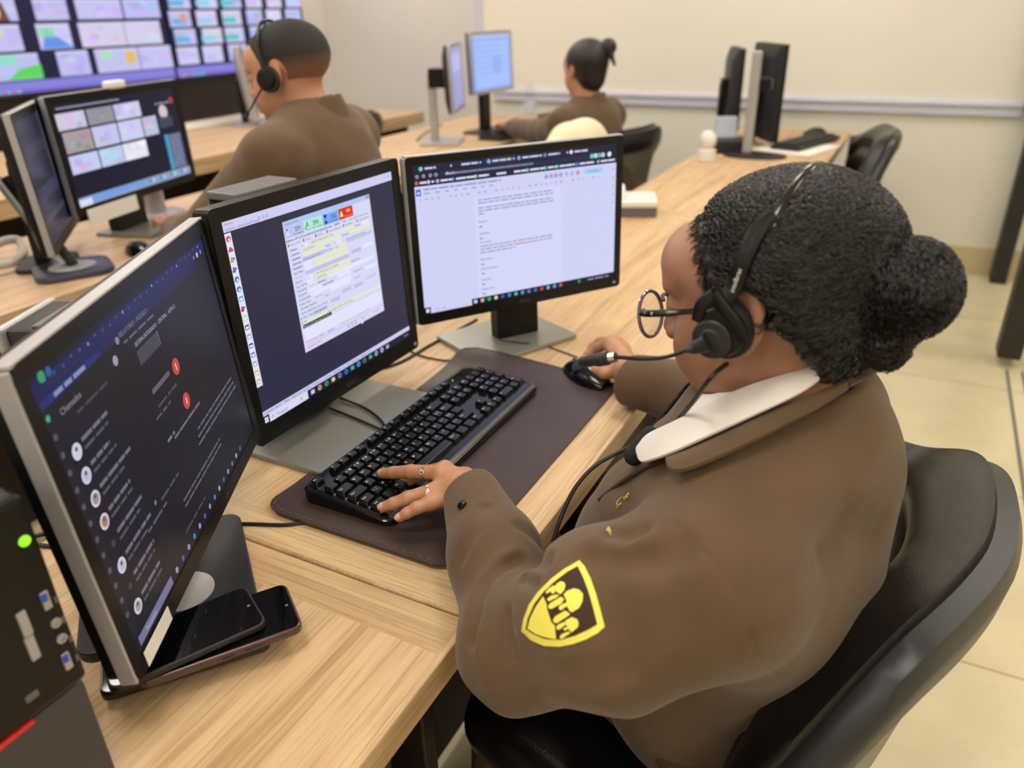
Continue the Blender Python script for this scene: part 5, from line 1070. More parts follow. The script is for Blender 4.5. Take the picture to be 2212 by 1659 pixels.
# ---- clothes of the woman
def cast(u, v, f, t0=0.3, off=0.0):
    o = np.array(CAM); d = A(u, v, 1.0) - o; d /= np.linalg.norm(d); t = t0
    for _ in range(160):
        s = float(f((o + d * t)[None])[0]) - off
        if abs(s) < 2e-4: break
        t += s * 0.8
        if t > 3: break
    return o + d * t
UM, FM = A(1320, 1335, 0.70), A(1072, 1210, 0.865)
CU = A(1022, 1068, 0.970)
def jacket_base(p):
    t = (p - Q0) @ RB; q = t.copy(); q[:, 1] = np.abs(q[:, 1])
    d = d_ell(t, (-0.02, 0.02, 0.79), (0.13, 0.165, 0.25))
    d = smin(d, d_ell(t, (0.03, -0.02, 0.60), (0.165, 0.165, 0.20)), 0.05)
    d = smin(d, d_ell(t, (-0.075, 0.02, 0.905), (0.07, 0.13, 0.10)), 0.05)
    d = smin(d, d_ell(q, (0.062, 0.07, 0.80), (0.08, 0.09, 0.10)), 0.07)
    d = smin(d, d_ell(t, (0.105, 0.03, 0.69), (0.09, 0.145, 0.15)), 0.05)
    d = smin(d, d_cap(p, NB + V3(0, 0, -0.005), SL, 0.068, 0.074), 0.05)
    d = smin(d, d_cap(p, NB + V3(0, 0, -0.005), SR, 0.068, 0.078), 0.05)
    d = smin(d, d_cap(p, SL + V3(0.01, 0.03, -0.03), Bp(-0.085, 0.07, 0.79), 0.066, 0.085), 0.06)
    # neck hole and front opening
    d = smax(d, -d_cap(p, NB + V3(0, 0, -0.05), Hw(-0.01, 0, -0.02), 0.064, 0.066), 0.008)
    d = smax(d, 0.42 - p[:, 2], 0.02)
    return d
def sleeve(p, pts, rs, wr, cut_n):
    d = d_chain(p, pts, rs, 0.03); d = smax(d, (p - wr) @ cut_n, 0.004)
    return smax(d, -d_cap(p, wr + cut_n * 0.01, wr - cut_n * 0.03, rs[-1] - 0.006), 0.003)
nL = (CU - FM); nL /= np.linalg.norm(nL); WRc = A(1362, 822, 1.285); nR = (WRc - ER); nR /= np.linalg.norm(nR)
def jacket_raw(p):
    d = jacket_base(p); d = smin(d, sleeve(p, [SL, UM, EL, FM, CU], [0.076, 0.077, 0.057, 0.049, 0.037], CU, nL), 0.022)
    return smin(d, sleeve(p, [SR, ER, WRc], [0.070, 0.058, 0.044], WRc, nR), 0.03)
j4 = lambda L: [(900 + x / 2.5175, 1000 + y / 2.5175) for x, y in L]
j5 = lambda L: [(1450 + x / 2.34, 950 + y / 2.34) for x, y in L]
FOLDS = [(j4([(700, 540), (560, 520), (450, 570), (380, 640), (330, 740), (310, 860), (300, 960)]), 0.0150, 0.0080), (j4([(700, 470), (620, 380), (560, 340)]), 0.0090, 0.008),
         (j4([(370, 230), (340, 330), (270, 430), (230, 520)]), 0.0075, 0.008), (j4([(940, 530), (1010, 640), (1045, 740), (1050, 860)]), 0.0060, 0.016),
         (j4([(980, 480), (1120, 520), (1300, 515), (1420, 465)]), 0.0105, 0.014), (j4([(1050, 380), (1150, 410), (1230, 375)]), 0.0090, 0.008),
         (j4([(500, 830), (498, 950), (520, 1080)]), 0.0060, 0.007), (j4([(580, 625), (650, 660)]), 0.0090, 0.006), (j4([(560, 1060), (720, 1140), (900, 1160), (1080, 1130)]), 0.0060, 0.018),
         (j5([(800, 560), (900, 440), (1050, 470)]), 0.0090, 0.022), (j4([(400, 1250), (380, 1100), (340, 950)]), -0.0045, 0.012), (j4([(560, 500), (480, 520), (400, 600)]), -0.0060, 0.010),
         (j4([(960, 440), (1120, 455), (1260, 430)]), -0.0060, 0.014)]
SEAMS = [j4([(1370, 310), (1500, 410), (1620, 540), (1700, 660), (1770, 800), (1825, 950), (1840, 1050)])]
_f3 = [(np.array([cast(u, v, jacket_raw) for u, v in L]), a, w) for L, a, w in FOLDS]
_s3 = [np.array([cast(u, v, jacket_raw) for u, v in L]) for L in SEAMS]
def jacket_field(p):
    d = jacket_raw(p); m = np.abs(d) < 0.02
    if m.any():
        x = p[m]; e = np.zeros(len(x))
        for L, a, w in _f3: e += a * np.exp(-(d_line(x, L) / w) ** 2)
        for L in _s3: e += 0.0022 * np.exp(-(d_line(x, L) / 0.0022) ** 2)
        t = (x - Q0) @ RB
        e += 0.0026 * np.sin(t[:, 2] * 46 + 3 * np.sin(t[:, 1] * 17 + t[:, 0] * 13)) * np.sin(t[:, 0] * 31 + t[:, 1] * 9 + 1)
        d = d.copy(); d[m] += e
    return d
P, Qd = surface(jacket_field, V3(-0.62, 0.30, 0.38), V3(0.2, 1.36, 1.08), 0.0036)
jacket = mesh_obj('jacket', P, Qd, JK, person, PO)
def ribbon(name, upper, lower, m, parent, thick=0.0022, n=40, mirror=True, nrow=8, bulge=0.004, seam=None):
    """a folded band of cloth between two edges (world points), mirrored over the body's middle plane"""
    U_, L_ = [np.array(smooth_path([tuple(p) for p in e], 10)) for e in (upper, lower)]
    rs = lambda E: np.stack([np.interp(np.linspace(0, 1, n), np.linspace(0, 1, len(E)), E[:, i]) for i in range(3)], 1)
    U_, L_ = rs(U_), rs(L_); rows = []
    for k in range(nrow):
        t = k / (nrow - 1); base = U_ * (1 - t) + L_ * t
        nrm = np.cross(np.gradient(base, axis=0), L_ - U_); nrm /= np.linalg.norm(nrm, axis=1)[:, None] + 1e-9
        out = base - NB; out[:, 2] = 0; s = np.sign((nrm * out).sum(1))[:, None]; s[s == 0] = 1; rows.append((base, nrm * s, t))
    mb = MB()
    for side in ((1, -1) if mirror else (1,)):
        f_ = []; b_ = []
        for base, nrm, t in rows:
            o = base + nrm * (bulge * math.sin(PI * t)); i = o - nrm * thick
            if side < 0:
                def mir(x):
                    q = (x - NB) @ RB; q[:, 1] *= -1; y = q @ RB.T + NB
                    for _ in range(4): dj = jacket_raw(y); g = grad(jacket_raw, y); g /= np.linalg.norm(g, axis=1)[:, None] + 1e-9; y = y + g * np.clip(0.007 - dj, 0, 0.02)[:, None]
                    return y
                o, i = mir(o), mir(i)
            f_.append([tuple(x - PO) for x in o]); b_.append([tuple(x - PO) for x in i])
        mb.grid(f_); mb.grid([r[::-1] for r in b_])
        ring_f = f_[0] + [r[-1] for r in f_[1:-1]] + f_[-1][::-1] + [r[0] for r in f_[1:-1]][::-1]; ring_b = b_[0] + [r[-1] for r in b_[1:-1]] + b_[-1][::-1] + [r[0] for r in b_[1:-1]][::-1]
        mb.grid([ring_b, ring_f], closed=True)
    return mb.build(name, m, parent, smooth=True, angle=50)
c6 = lambda L: [(1220 + x / 2.2298, 340 + y / 2.2298) for x, y in L]
def cone(r0, r1):       # the cone the collar lies on, around the neck
    a, b = NB + V3(0, 0, -0.10), NB + V3(0, 0, 0.06)
    return lambda p: smin(d_cap(p, a, b, r0, r1), jacket_raw(p) - 0.006, 0.02)
cw, cb = cone(0.092, 0.068), cone(0.100, 0.074)
def P3(L, f, off=0.0): return [cast(u, v, f, off=off) for u, v in c6(L)]
nape_w = NB + FB * -0.068 + V3(0, 0, 0.055); nape_wl = NB + FB * -0.082 + V3(0, 0, 0.02)
shirt = ribbon('shirt_collar', P3([(1290, 965), (1100, 1030), (900, 1092), (730, 1165), (540, 1262), (400, 1330), (354, 1380)], cw, 0.004), P3([(1292, 1000), (1150, 1122), (900, 1242), (700, 1332), (500, 1422), (380, 1462), (352, 1450)], cb, 0.009), SHW, person, 0.0024, bulge=0.003)
ribbon('shirt_collar_stand', P3([(1280, 985), (1000, 1075), (800, 1120), (700, 1140), (640, 1135)], cw, -0.004), P3([(1285, 1010), (1000, 1150), (800, 1230), (640, 1260), (560, 1265)], cw, -0.002), SHW, person, 0.002, bulge=0.0)
jcol = ribbon('jacket_collar', P3([(1362, 1065), (1200, 1135), (1000, 1222), (850, 1290), (700, 1360), (580, 1410), (494, 1440)], cb, 0.004), P3([(1366, 1110), (1240, 1192), (1100, 1262), (900, 1362), (700, 1452), (560, 1500), (494, 1490)], cb, 0.0085), JK, jacket, 0.0035, bulge=0.003)
# back half of both collars, joining the two sides behind the neck
def back_band(name, eL, m, parent, thick):
    (u, l) = eL; rows = []
    for tt in np.linspace(0, 1, 15):
        def arc(x):
            q = (x - NB) @ RB; a0 = math.atan2(q[1], q[0]); r0 = math.hypot(q[0], q[1]); a = a0 + (2 * (PI - a0)) * tt; rr_ = r0 * (1 - 0.06 * math.sin(PI * tt)); return NB + RB @ V3(rr_ * math.cos(a), rr_ * math.sin(a), q[2] + 0.004 * math.sin(PI * tt))
        a, b = arc(u), arc(l); n = (a + b) / 2 - NB; n[2] = 0; n /= np.linalg.norm(n); rows.append([tuple(x - PO) for x in (a, (a + b) / 2 + n * 0.003, b, b - n * thick, (a + b) / 2 - n * thick, a - n * thick, a)])
    return MB().grid(rows).build(name, m, parent, smooth=True, angle=60)
back_band('shirt_collar_back', (P3([(1292, 965)], cw, 0.004)[0], P3([(1292, 1002)], cb, 0.009)[0]), SHW, person, 0.003)
back_band('jacket_collar_back', (P3([(1364, 1065)], cb, 0.004)[0], P3([(1367, 1110)], cb, 0.0085)[0]), JK, jacket, 0.004)
# the black scarf tie below the shirt collar
pl_ = cast(1370, 984, lambda p: jacket_raw(p) - 0.006)
def scarf(p):        # the dark cloth filling the neck opening, with a fold showing beside the collar tip
    t = (p - Q0) @ RB; v = np.maximum(np.abs(t[:, 1] - 0.01) - (t[:, 2] - 0.80) * 0.42, 0.06 - t[:, 0]); d = smax(jacket_raw(p) - 0.0045, v, 0.004); d = smax(d, -(jacket_raw(p) + 0.010), 0.003)
    return smin(d, d_cap(p, pl_, pl_ + V3(0.012, 0.012, 0.022), 0.011, 0.009), 0.012)
P, Qd = surface(scarf, Bp(0.0, 0, 0.9) - 0.32, Bp(0.0, 0, 0.9) + 0.25, 0.004); mesh_obj('neck_scarf', P, Qd, BLK, person, PO)
# front edge, dark lining strip and gold lettering on the chest
fe = [cast(u + 5, v + 5, jacket_base, off=0.001) for u, v in ((1196, 1165), (1235, 1122), (1290, 1075), (1340, 1035), (1385, 1008), (1425, 992))]
fe = [p for p in fe if np.linalg.norm(p - np.array(CAM)) < 1.35]
MB().tube([tuple(np.array(p) - PO) for p in smooth_path(fe, 8)], 0.0026, 8).build('front_edge', JKD, jacket, smooth=True)
def on_jacket(name, polys, m, parent, lift, f=jacket_field):
    mb = MB()
    for poly in polys:
        bm = bmesh.new(); bm.faces.new([bm.verts.new((x, y, 0)) for x, y in poly]); bmesh.ops.triangulate(bm, faces=bm.faces)
        for _ in range(4):
            ed = [e for e in bm.edges if e.calc_length() > 16]
            if not ed: break
            bmesh.ops.subdivide_edges(bm, edges=ed, cuts=1); bmesh.ops.triangulate(bm, faces=bm.faces)
        bm.verts.index_update(); W3 = [cast(v.co.x, v.co.y, f, off=lift) for v in bm.verts]
        o = len(mb.v); mb.add([tuple(w - PO) for w in W3], [[v.index for v in fc.verts] for fc in bm.faces]); 
        be = [e for e in bm.edges if len(e.link_faces) == 1]           # give it a rim so that it is a solid patch
        for e in be:
            a, b = [v.index for v in e.verts]; i = len(mb.v); mb.v += [tuple(W3[a] - PO - (W3[a] - np.array(CAM)) * -0.0025), tuple(W3[b] - PO - (W3[b] - np.array(CAM)) * -0.0025)]; mb.f.append([o + a, o + b, i + 1, i]); mb.mi.append(0); mb.col.append(None)
        bm.free()
    return mb.build(name, m, parent, smooth=True, angle=50)
pj = lambda L: j4(L)
outer = pj([(885, 528), (912, 560), (945, 625), (975, 710), (1000, 800), (1023, 890), (985, 925), (920, 960), (850, 985), (775, 1000), (690, 995), (620, 965), (568, 915), (580, 850), (610, 770), (660, 700), (730, 630), (800, 578)])
inner = pj([(875, 560), (905, 620), (935, 700), (960, 790), (982, 878), (930, 908), (860, 940), (780, 962), (700, 958), (635, 932), (592, 903), (604, 845), (640, 765), (690, 700), (755, 640), (820, 590)])
patch = on_jacket('shoulder_patch', [outer], YEL, jacket, 0.0012)
patch['label'] = 'yellow and dark brown shield badge with three rounded tree shapes'
def circle(cx, cy, r, n=14, sx=1.0): return [(cx + r * sx * math.cos(2 * PI * k / n), cy + r * math.sin(2 * PI * k / n)) for k in range(n)]
on_jacket('patch_field', [inner], PBR, patch, 0.0018)
tp_ = lambda L: [(1110 + x / 4.327, 1195 + y / 4.327) for x, y in L]
trees = [tp_(L) for L in ([(272, 402), (305, 470), (310, 520), (352, 650), (382, 672), (395, 805), (300, 790), (200, 755), (125, 705), (150, 610), (205, 500)],
    [(385, 310), (400, 285), (435, 262), (470, 270), (482, 300), (470, 345), (435, 385), (405, 365), (385, 345)], [(298, 360), (330, 325), (372, 300), (392, 312), (375, 340), (330, 365), (302, 380)], [(345, 350), (375, 335), (390, 350), (378, 375), (352, 378)], [(310, 430), (340, 400), (395, 385), (422, 390), (400, 415), (325, 450)],
    [(465, 385), (500, 350), (560, 328), (610, 340), (648, 380), (642, 450), (610, 510), (545, 552), (520, 540), (495, 490), (488, 430)], [(320, 500), (335, 470), (440, 405), (472, 428), (445, 470), (350, 522), (325, 515)], [(420, 500), (445, 478), (490, 462), (502, 490), (440, 535), (420, 520)], [(365, 625), (385, 590), (480, 535), (525, 565), (510, 585), (400, 655), (372, 645)],
    [(480, 630), (540, 597), (590, 615), (605, 650), (600, 690), (540, 740), (515, 715), (490, 670)], [(395, 690), (415, 665), (475, 640), (492, 662), (425, 715), (400, 712)], [(460, 705), (500, 685), (510, 705), (475, 725)], [(428, 785), (440, 760), (510, 730), (530, 745), (450, 800), (430, 798)])]
on_jacket('patch_trees', trees, YEL, patch, 0.0026)
# cuff button and small details
cbp = cast(999, 1091, jacket_field, off=0.001); gn = grad(jacket_field, cbp[None])[0]; gn /= np.linalg.norm(gn); zq = Vector(gn).to_track_quat('Z', 'Y').to_matrix()
MB().lathe([(0, 0.0035), (0.004, 0.0036), (0.0055, 0.003), (0.0064, 0.0015), (0.006, 0.0)], tuple(cbp - PO), 18, M=zq).build('cuff_button', mat('glossy_button', (12, 10, 10), 0.12), jacket, smooth=True)
gq = lambda L: [(1300 + x / 7.32, 1030 + y / 7.32) for x, y in L]
gl = [gq(L) for L in ([(328, 318), (290, 340), (242, 398), (236, 432), (258, 440), (300, 402)], [(228, 496), (312, 420)], [(372, 308), (346, 332), (352, 352), (370, 346)], [(400, 274), (382, 306), (398, 308), (420, 250), (424, 282)], [(362, 358), (412, 312)], [(108, 790), (70, 852)], [(108, 790), (148, 872)], [(92, 838), (142, 916)], [(104, 800), (122, 882)])]
gm = MB()
for L in gl: gm.tube([tuple(np.array(p) - PO) for p in smooth_path([cast(u, v, jacket_field, off=0.001) for u, v in L], 5)], 0.00055, 6)
gm.build('gold_embroidery', GOLD, jacket, smooth=True)
# trousers and shoes
AK = {1: Bp(0.26, 0.16, 0.11), -1: Bp(0.345, -0.16, 0.11)}
def legs(p):
    d = None
    for s in (1, -1):
        e = d_chain(p, [Bp(-0.02, 0.085 * s - 0.05, 0.555), Bp(0.37, 0.10 * s - 0.06, 0.545), AK[s]], [0.098, 0.077, 0.060], 0.03); d = e if d is None else smin(d, e, 0.03)
    return smax(d, 0.09 - p[:, 2], 0.005)
P, Qd = surface(legs, V3(-0.65, 0.4, 0.05), V3(0.15, 1.15, 0.72), 0.007); mesh_obj('trousers', P, Qd, TRS, person, PO)
for s in (1, -1):
    ak = AK[s]; fs = lambda p: smax(smin(d_ell((p - ak) @ RB, (0.055, 0, -0.065), (0.13, 0.045, 0.04)), d_cap(p, ak - V3(0, 0, 0.06), ak + V3(0, 0, 0.01), 0.042), 0.03), 0.002 - p[:, 2], 0.004)
    c = ak + FB * 0.055 - V3(0, 0, 0.05); P, Qd = surface(fs, c - 0.18, c + 0.18, 0.006); mesh_obj('shoe', P, Qd, M_satin, person, PO)

# ---- headset
hs = thing('headset', 'black single-ear headset with a boom microphone worn by the woman with glasses', 'headset', tuple(Hw(0.0, 0.09, 0.0))); HO = np.array(hs.location)
def hp(x, y, z): return tuple(Hw(x, y, z) - HO)
fhd = lambda q: np.minimum(hair_field(q), head_field(q))
band = []; C0 = V3(-0.010, 0, 0.02)
for k in range(33):
    a = PI * (0.02 + 0.90 * k / 32); dr = V3(-0.40 * math.sin(a), math.cos(a), 0.92 * math.sin(a)); dr /= np.linalg.norm(dr); t = 0.05
    for _ in range(60): t += max(0.0004, float(fhd((C0 + dr * t)[None])[0]) * 0.7) if float(fhd((C0 + dr * t)[None])[0]) > 0 or t < 0.06 else 0.001
    t = 0.2
    for _ in range(80):
        s = float(fhd((C0 + dr * t)[None])[0])
        if s < 0.0035: break
        t -= (s - 0.003) * 0.6
    band.append(C0 + dr * t)
rows = []
for i, b in list(enumerate(band))[7:]:
    tg = band[min(i + 1, 32)] - band[max(i - 1, 0)]; tg /= np.linalg.norm(tg); n = b - C0; n -= tg * (n @ tg); n /= np.linalg.norm(n); s = np.cross(tg, n); w = 0.0036; h = 0.0012
    rows.append([hp(*(b + s * (w * ca) + n * (h * sa))) for ca, sa in [(math.cos(2 * PI * j / 10), math.sin(2 * PI * j / 10)) for j in range(10)]])
MB().grid(rows, closed=True).build('headband', mat('polished_band', (58, 56, 50), 0.18, metal=0.7), hs, smooth=True)
LM = Matrix([list(r) for r in np.stack([RH[:, 0], RH[:, 2], RH[:, 1]], 1)])       # local z = out of the left ear
EC = V3(0.010, 0.090, -0.004)
MB().lathe([(0.0, -0.012), (0.018, -0.012), (0.024, -0.009), (0.0262, -0.003), (0.0245, 0.003), (0.020, 0.006), (0, 0.006)], hp(*EC), 32, M=LM, sx=0.95, sy=1.08).build('ear_cushion', mat('black_foam', (18, 18, 20), 0.75, bump=(900, 0.4, 0.0006)), hs, smooth=True)
MB().lathe([(0, 0.005), (0.0215, 0.005), (0.022, 0.010), (0.020, 0.013), (0, 0.014)], hp(*EC), 32, M=LM).build('ear_cup', M_black, hs, smooth=True)
MB().lathe([(0.0175, 0.011), (0.0175, 0.017), (0.016, 0.019), (0.0105, 0.0195), (0.009, 0.022), (0, 0.023)], hp(*(EC + V3(0.006, 0, -0.004))), 32, M=LM).build('boom_pivot', M_satin, hs, smooth=True)
sl = [band[3] + V3(0, 0.004, 0), band[2] + V3(0, 0.006, 0), band[1] + V3(0.002, 0.008, -0.006), EC + V3(-0.002, 0.012, 0.020)]
def flat_tube(pts, w, h, name, m, out=V3(0, 1, 0)):
    rows = []
    for i, b in enumerate(pts):
        tg = pts[min(i + 1, len(pts) - 1)] - pts[max(i - 1, 0)]; tg = tg / np.linalg.norm(tg); s = np.cross(tg, out); s /= np.linalg.norm(s); n = np.cross(s, tg); ww = w[i] if isinstance(w, list) else w
        rows.append([hp(*(b + s * (ww * math.copysign(abs(math.cos(a)) ** 0.6, math.cos(a))) + n * (h * math.copysign(abs(math.sin(a)) ** 0.6, math.sin(a))))) for a in [2 * PI * j / 12 for j in range(12)]])
    m_ = MB().grid(rows, closed=True); m_.add(rows[0], [list(range(12))]); m_.add(rows[-1], [list(range(12))[::-1]]); return m_.build(name, m, hs, smooth=True, angle=50)
SLP = smooth_path([tuple(band[8])] + [tuple(RH.T @ (cast(u, v, fhair, off=0.0045) - HC)) for u, v in ((1640, 494), (1606, 562), (1585, 622))] + [tuple(EC + V3(-0.001, 0.010, 0.024))], 6)
flat_tube([np.array(p) for p in SLP], 0.0072, 0.0032, 'slider_arm', M_black)
flat_tube([np.array(p) for p in smooth_path([tuple(EC + V3(0.000, 0.010, 0.034)), tuple(EC + V3(-0.010, 0.014, 0.020)), tuple(EC + V3(-0.019, 0.013, 0.004)), tuple(EC + V3(-0.020, 0.010, -0.010))], 5)], 0.0055, 0.0028, 'yoke', M_black)
flat_tube([np.array(p) for p in smooth_path([tuple(EC + V3(0.000, 0.010, 0.034)), tuple(EC + V3(0.012, 0.013, 0.026)), tuple(EC + V3(0.018, 0.012, 0.012))], 5)], 0.0055, 0.0028, 'yoke', M_black)
_lp = [np.array(p) for p in SLP]; _V, _F, _x0, _x1 = text_geo('intelbras'); _a, _b = [RH.T @ (cast(u, v, fhair, off=0.0082) - HC) for u, v in ((1582, 630), (1604, 566))]; _t = (_b - _a) / np.linalg.norm(_b - _a); _n = V3(0.05, 1, 0.25); _n -= _t * (_n @ _t); _n /= np.linalg.norm(_n); _s = np.cross(_n, _t)
MB().add([hp(*(_a + _t * ((v[0] - _x0) * 0.0062) + _s * ((v[1] - 0.35) * 0.0062) + _n * 0.0012)) for v in _V], _F).build('lettering', mat('white_lettering', (220, 220, 220), 0.5), hs)
bpv = EC + V3(0.006, 0.024, -0.004)
def q_of(u, v, dep): return RH.T @ (A(u, v, dep) - HC)
bm_pts = [bpv, bpv + V3(0.012, 0.003, -0.004), q_of(1482, 757, 0.652), q_of(1440, 771, 0.662), q_of(1390, 775, 0.676), q_of(1330, 771, 0.692)]
bp_ = [np.array(p) for p in smooth_path([tuple(p) for p in bm_pts], 7)]
MB().tube([hp(*p) for p in bp_[:15]], [0.0085 - 0.006 * i / 14 for i in range(15)], 12).build('boom_joint', M_satin, hs, smooth=True)
MB().tube([hp(*p) for p in bp_[12:]], 0.0019, 10).build('boom', M_black, hs, smooth=True)
m0, m1 = q_of(1330, 771, 0.692), q_of(1250, 783, 0.715)
MB().tube([hp(*(m0 + (m1 - m0) * t)) for t in (0, 0.08, 0.16)], 0.0048, 14).build('microphone_ring', M_chrome, hs, smooth=True)
MB().tube([hp(*(m0 + (m1 - m0) * t)) for t in (0.16, 0.2, 0.5, 0.55, 0.9, 1.0)], [0.004, 0.0062, 0.0062, 0.0055, 0.005, 0.002], 14).build('microphone', M_satin, hs, smooth=True)
cpts = [EC + V3(0.0, 0.006, -0.030), q_of(1536, 815, 0.64), q_of(1500, 865, 0.69), q_of(1455, 918, 0.76)]
MB().tube([hp(*p) for p in smooth_path([tuple(p) for p in cpts], 8)], 0.0022, 8).build('cable', M_cable, hs, smooth=True)
c2 = [q_of(u, v, d) for u, v, d in ((1400, 945, 0.80), (1360, 965, 0.82), (1290, 1003, 0.83), (1245, 1050, 0.83), (1215, 1110, 0.83), (1195, 1170, 0.83), (1188, 1215, 0.84))]
MB().tube([hp(*p) for p in smooth_path([tuple(p) for p in c2], 8)], 0.0024, 8).build('cable', M_cable, hs, smooth=True)
tip = [EC + V3(-0.045, -0.010, 0.018), EC + V3(-0.060, -0.008, 0.004)]

# ---- glasses
gs = thing('eyeglasses', 'round glasses with a translucent violet rim and black temples on the seated woman', 'glasses', tuple(Hw(0.10, 0, 0.0))); GO = np.array(gs.location)
gp = lambda x, y, z: tuple(Hw(x, y, z) - GO)
ffs = lambda p: np.minimum(fhair(p), d_ell((p - HC) @ RH, (-0.013, 0, 0.0), (0.09, 0.076, 0.09)))
RIM = mat('translucent_violet_acetate', (118, 104, 128), 0.15, trans=0.35, coat=0.5)
for s in (1, -1):
    rim = [V3(0.1115 - 0.10 * (0.5 * (abs(0.034 + 0.0255 * math.cos(a))) ** 2) / 0.05 * 0.5, s * (0.034 + 0.0255 * math.cos(a)), -0.004 + 0.0225 * math.sin(a)) for a in [2 * PI * k / 40 for k in range(41)]]
    MB().tube([gp(*p) for p in rim], 0.0019, 8, caps=False).build('rim', RIM, gs, smooth=True)
    MB().add([gp(*p) for p in rim[:-1]] + [gp(*(p + V3(-0.0012, 0, 0))) for p in rim[:-1]], [list(range(40)), list(range(40, 80))[::-1]]).build('lens', M_glass, gs)
    tp = [V3(0.103, s * 0.0605, 0.006), V3(0.096, s * 0.070, 0.007), V3(0.06, s * 0.0745, 0.008), V3(0.02, s * 0.079, 0.012), V3(-0.010, s * 0.077, 0.020), *[RH.T @ (cast(u, v, ffs, off=o) - HC) * V3(1, s, 1) for u, v, o in ((1632, 664, 0.002), (1650, 685, 0.003), (1667, 702, 0.0035))]]
    tb = MB().tube([gp(*p) for p in smooth_path([tuple(p) for p in tp], 6)], [0.0034] * 12 + [0.0027] * 18 + [0.0034] * 13, 8).build('temple', M_gloss, gs, smooth=True)
    MB().box(gp(0.085, s * 0.0735, 0.0075), (0.006, 0.003, 0.003), 0, 0.0005).build('hinge_mark', M_silver, tb)
MB().tube([gp(*p) for p in ((0.108, 0.0085, 0.002), (0.1115, 0.003, 0.006), (0.1115, -0.003, 0.006), (0.108, -0.0085, 0.002))], 0.0019, 8).build('bridge', RIM, gs, smooth=True)

# ---- rings
def ring(name, label, p, nxt, r, head):
    ax = (nxt - p); ax /= np.linalg.norm(ax); M3 = Vector(ax).to_track_quat('Z', 'Y').to_matrix(); t = thing(name, label, 'ring', tuple(p), 0, 'silver rings')
    MB().lathe([(r, -0.0006), (r + 0.0009, -0.0006), (r + 0.0009, 0.0006), (r, 0.0006), (r, -0.0006)], (0, 0, 0), 28, M=M3).build('band', M_chrome, t, smooth=True)
    up = np.array(CAM) - p; up -= ax * (up @ ax); up /= np.linalg.norm(up); head(t, up * (r + 0.0010), Vector(up).to_track_quat('Z', 'Y').to_matrix()); return t
GEM = mat('green_gem', (40, 110, 104), 0.1, coat=0.8); SIL = mat('polished_silver', (225, 225, 228), 0.2, metal=0.9)
def h_green(t, c, M3):
    for k in range(10): MB().lathe([(0, 0.0012), (0.0007, 0.0008), (0.0008, 0)], tuple(Vector(c) + M3 @ Vector((0.0027 * math.cos(k * PI / 5), 0.0027 * math.sin(k * PI / 5), 0))), 8, M=M3).build('small_stone', SIL, t, smooth=True)
    MB().lathe([(0, 0.0018), (0.0013, 0.0015), (0.002, 0.0004), (0.002, -0.0004)], tuple(c), 14, M=M3).build('green_stone', GEM, t, smooth=True)
def h_flower(t, c, M3):
    for k in range(5): MB().lathe([(0, 0.001), (0.0014, 0.0007), (0.0018, 0)], tuple(Vector(c) + M3 @ Vector((0.0021 * math.cos(k * PI / 2.5), 0.0021 * math.sin(k * PI / 2.5), 0))), 10, M=M3).build('petal', mat('white_enamel', (240, 240, 240), 0.3), t, smooth=True)
    MB().lathe([(0, 0.0014), (0.0012, 0.0010), (0.0014, 0)], tuple(c), 10, M=M3).build('flower_centre', SIL, t, smooth=True)
lerp = lambda a, b, t: a + (b - a) * t
ring('ring', 'silver ring with a green stone on the finger reaching farthest up the keyboard', lerp(HL['mid'][0], HL['mid'][1], 0.45), HL['mid'][1], 0.0104, h_green)
ring('ring', 'silver ring with a small white flower on the next finger of the typing hand', lerp(HL['ring'][0], HL['ring'][1], 0.18), HL['ring'][1], 0.0106, h_flower)
# ================================================================== the two people further back
MSK = mat('tan_skin', (186, 134, 106), 0.5, sss=0.1)
def fade_mat():
    m = bpy.data.materials.new('short_faded_hair'); m.use_nodes = True; nt = m.node_tree; b = nt.nodes['Principled BSDF']; tc = nt.nodes.new('ShaderNodeTexCoord'); sp = nt.nodes.new('ShaderNodeSeparateXYZ'); nt.links.new(tc.outputs['UV'], sp.inputs[0])
    r = nt.nodes.new('ShaderNodeValToRGB'); e = r.color_ramp.elements; e[0].position = 0.0; e[0].color = lin((172, 124, 98)); e[1].position = 1.0; e[1].color = lin((24, 21, 21)); k = e.new(0.42); k.color = lin((120, 88, 68)); k = e.new(0.66); k.color = lin((40, 33, 31))
    nt.links.new(sp.outputs['Y'], r.inputs['Fac']); nt.links.new(r.outputs['Color'], b.inputs['Base Color']); b.inputs['Roughness'].default_value = 0.75
    n = nt.nodes.new('ShaderNodeTexNoise'); n.inputs['Scale'].default_value = 500; nt.links.new(tc.outputs['Object'], n.inputs['Vector']); bp = nt.nodes.new('ShaderNodeBump'); bp.inputs['Strength'].default_value = 0.5; bp.inputs['Distance'].default_value = 0.001; nt.links.new(n.outputs['Fac'], bp.inputs['Height']); nt.links.new(bp.outputs['Normal'], b.inputs['Normal'])
    return m
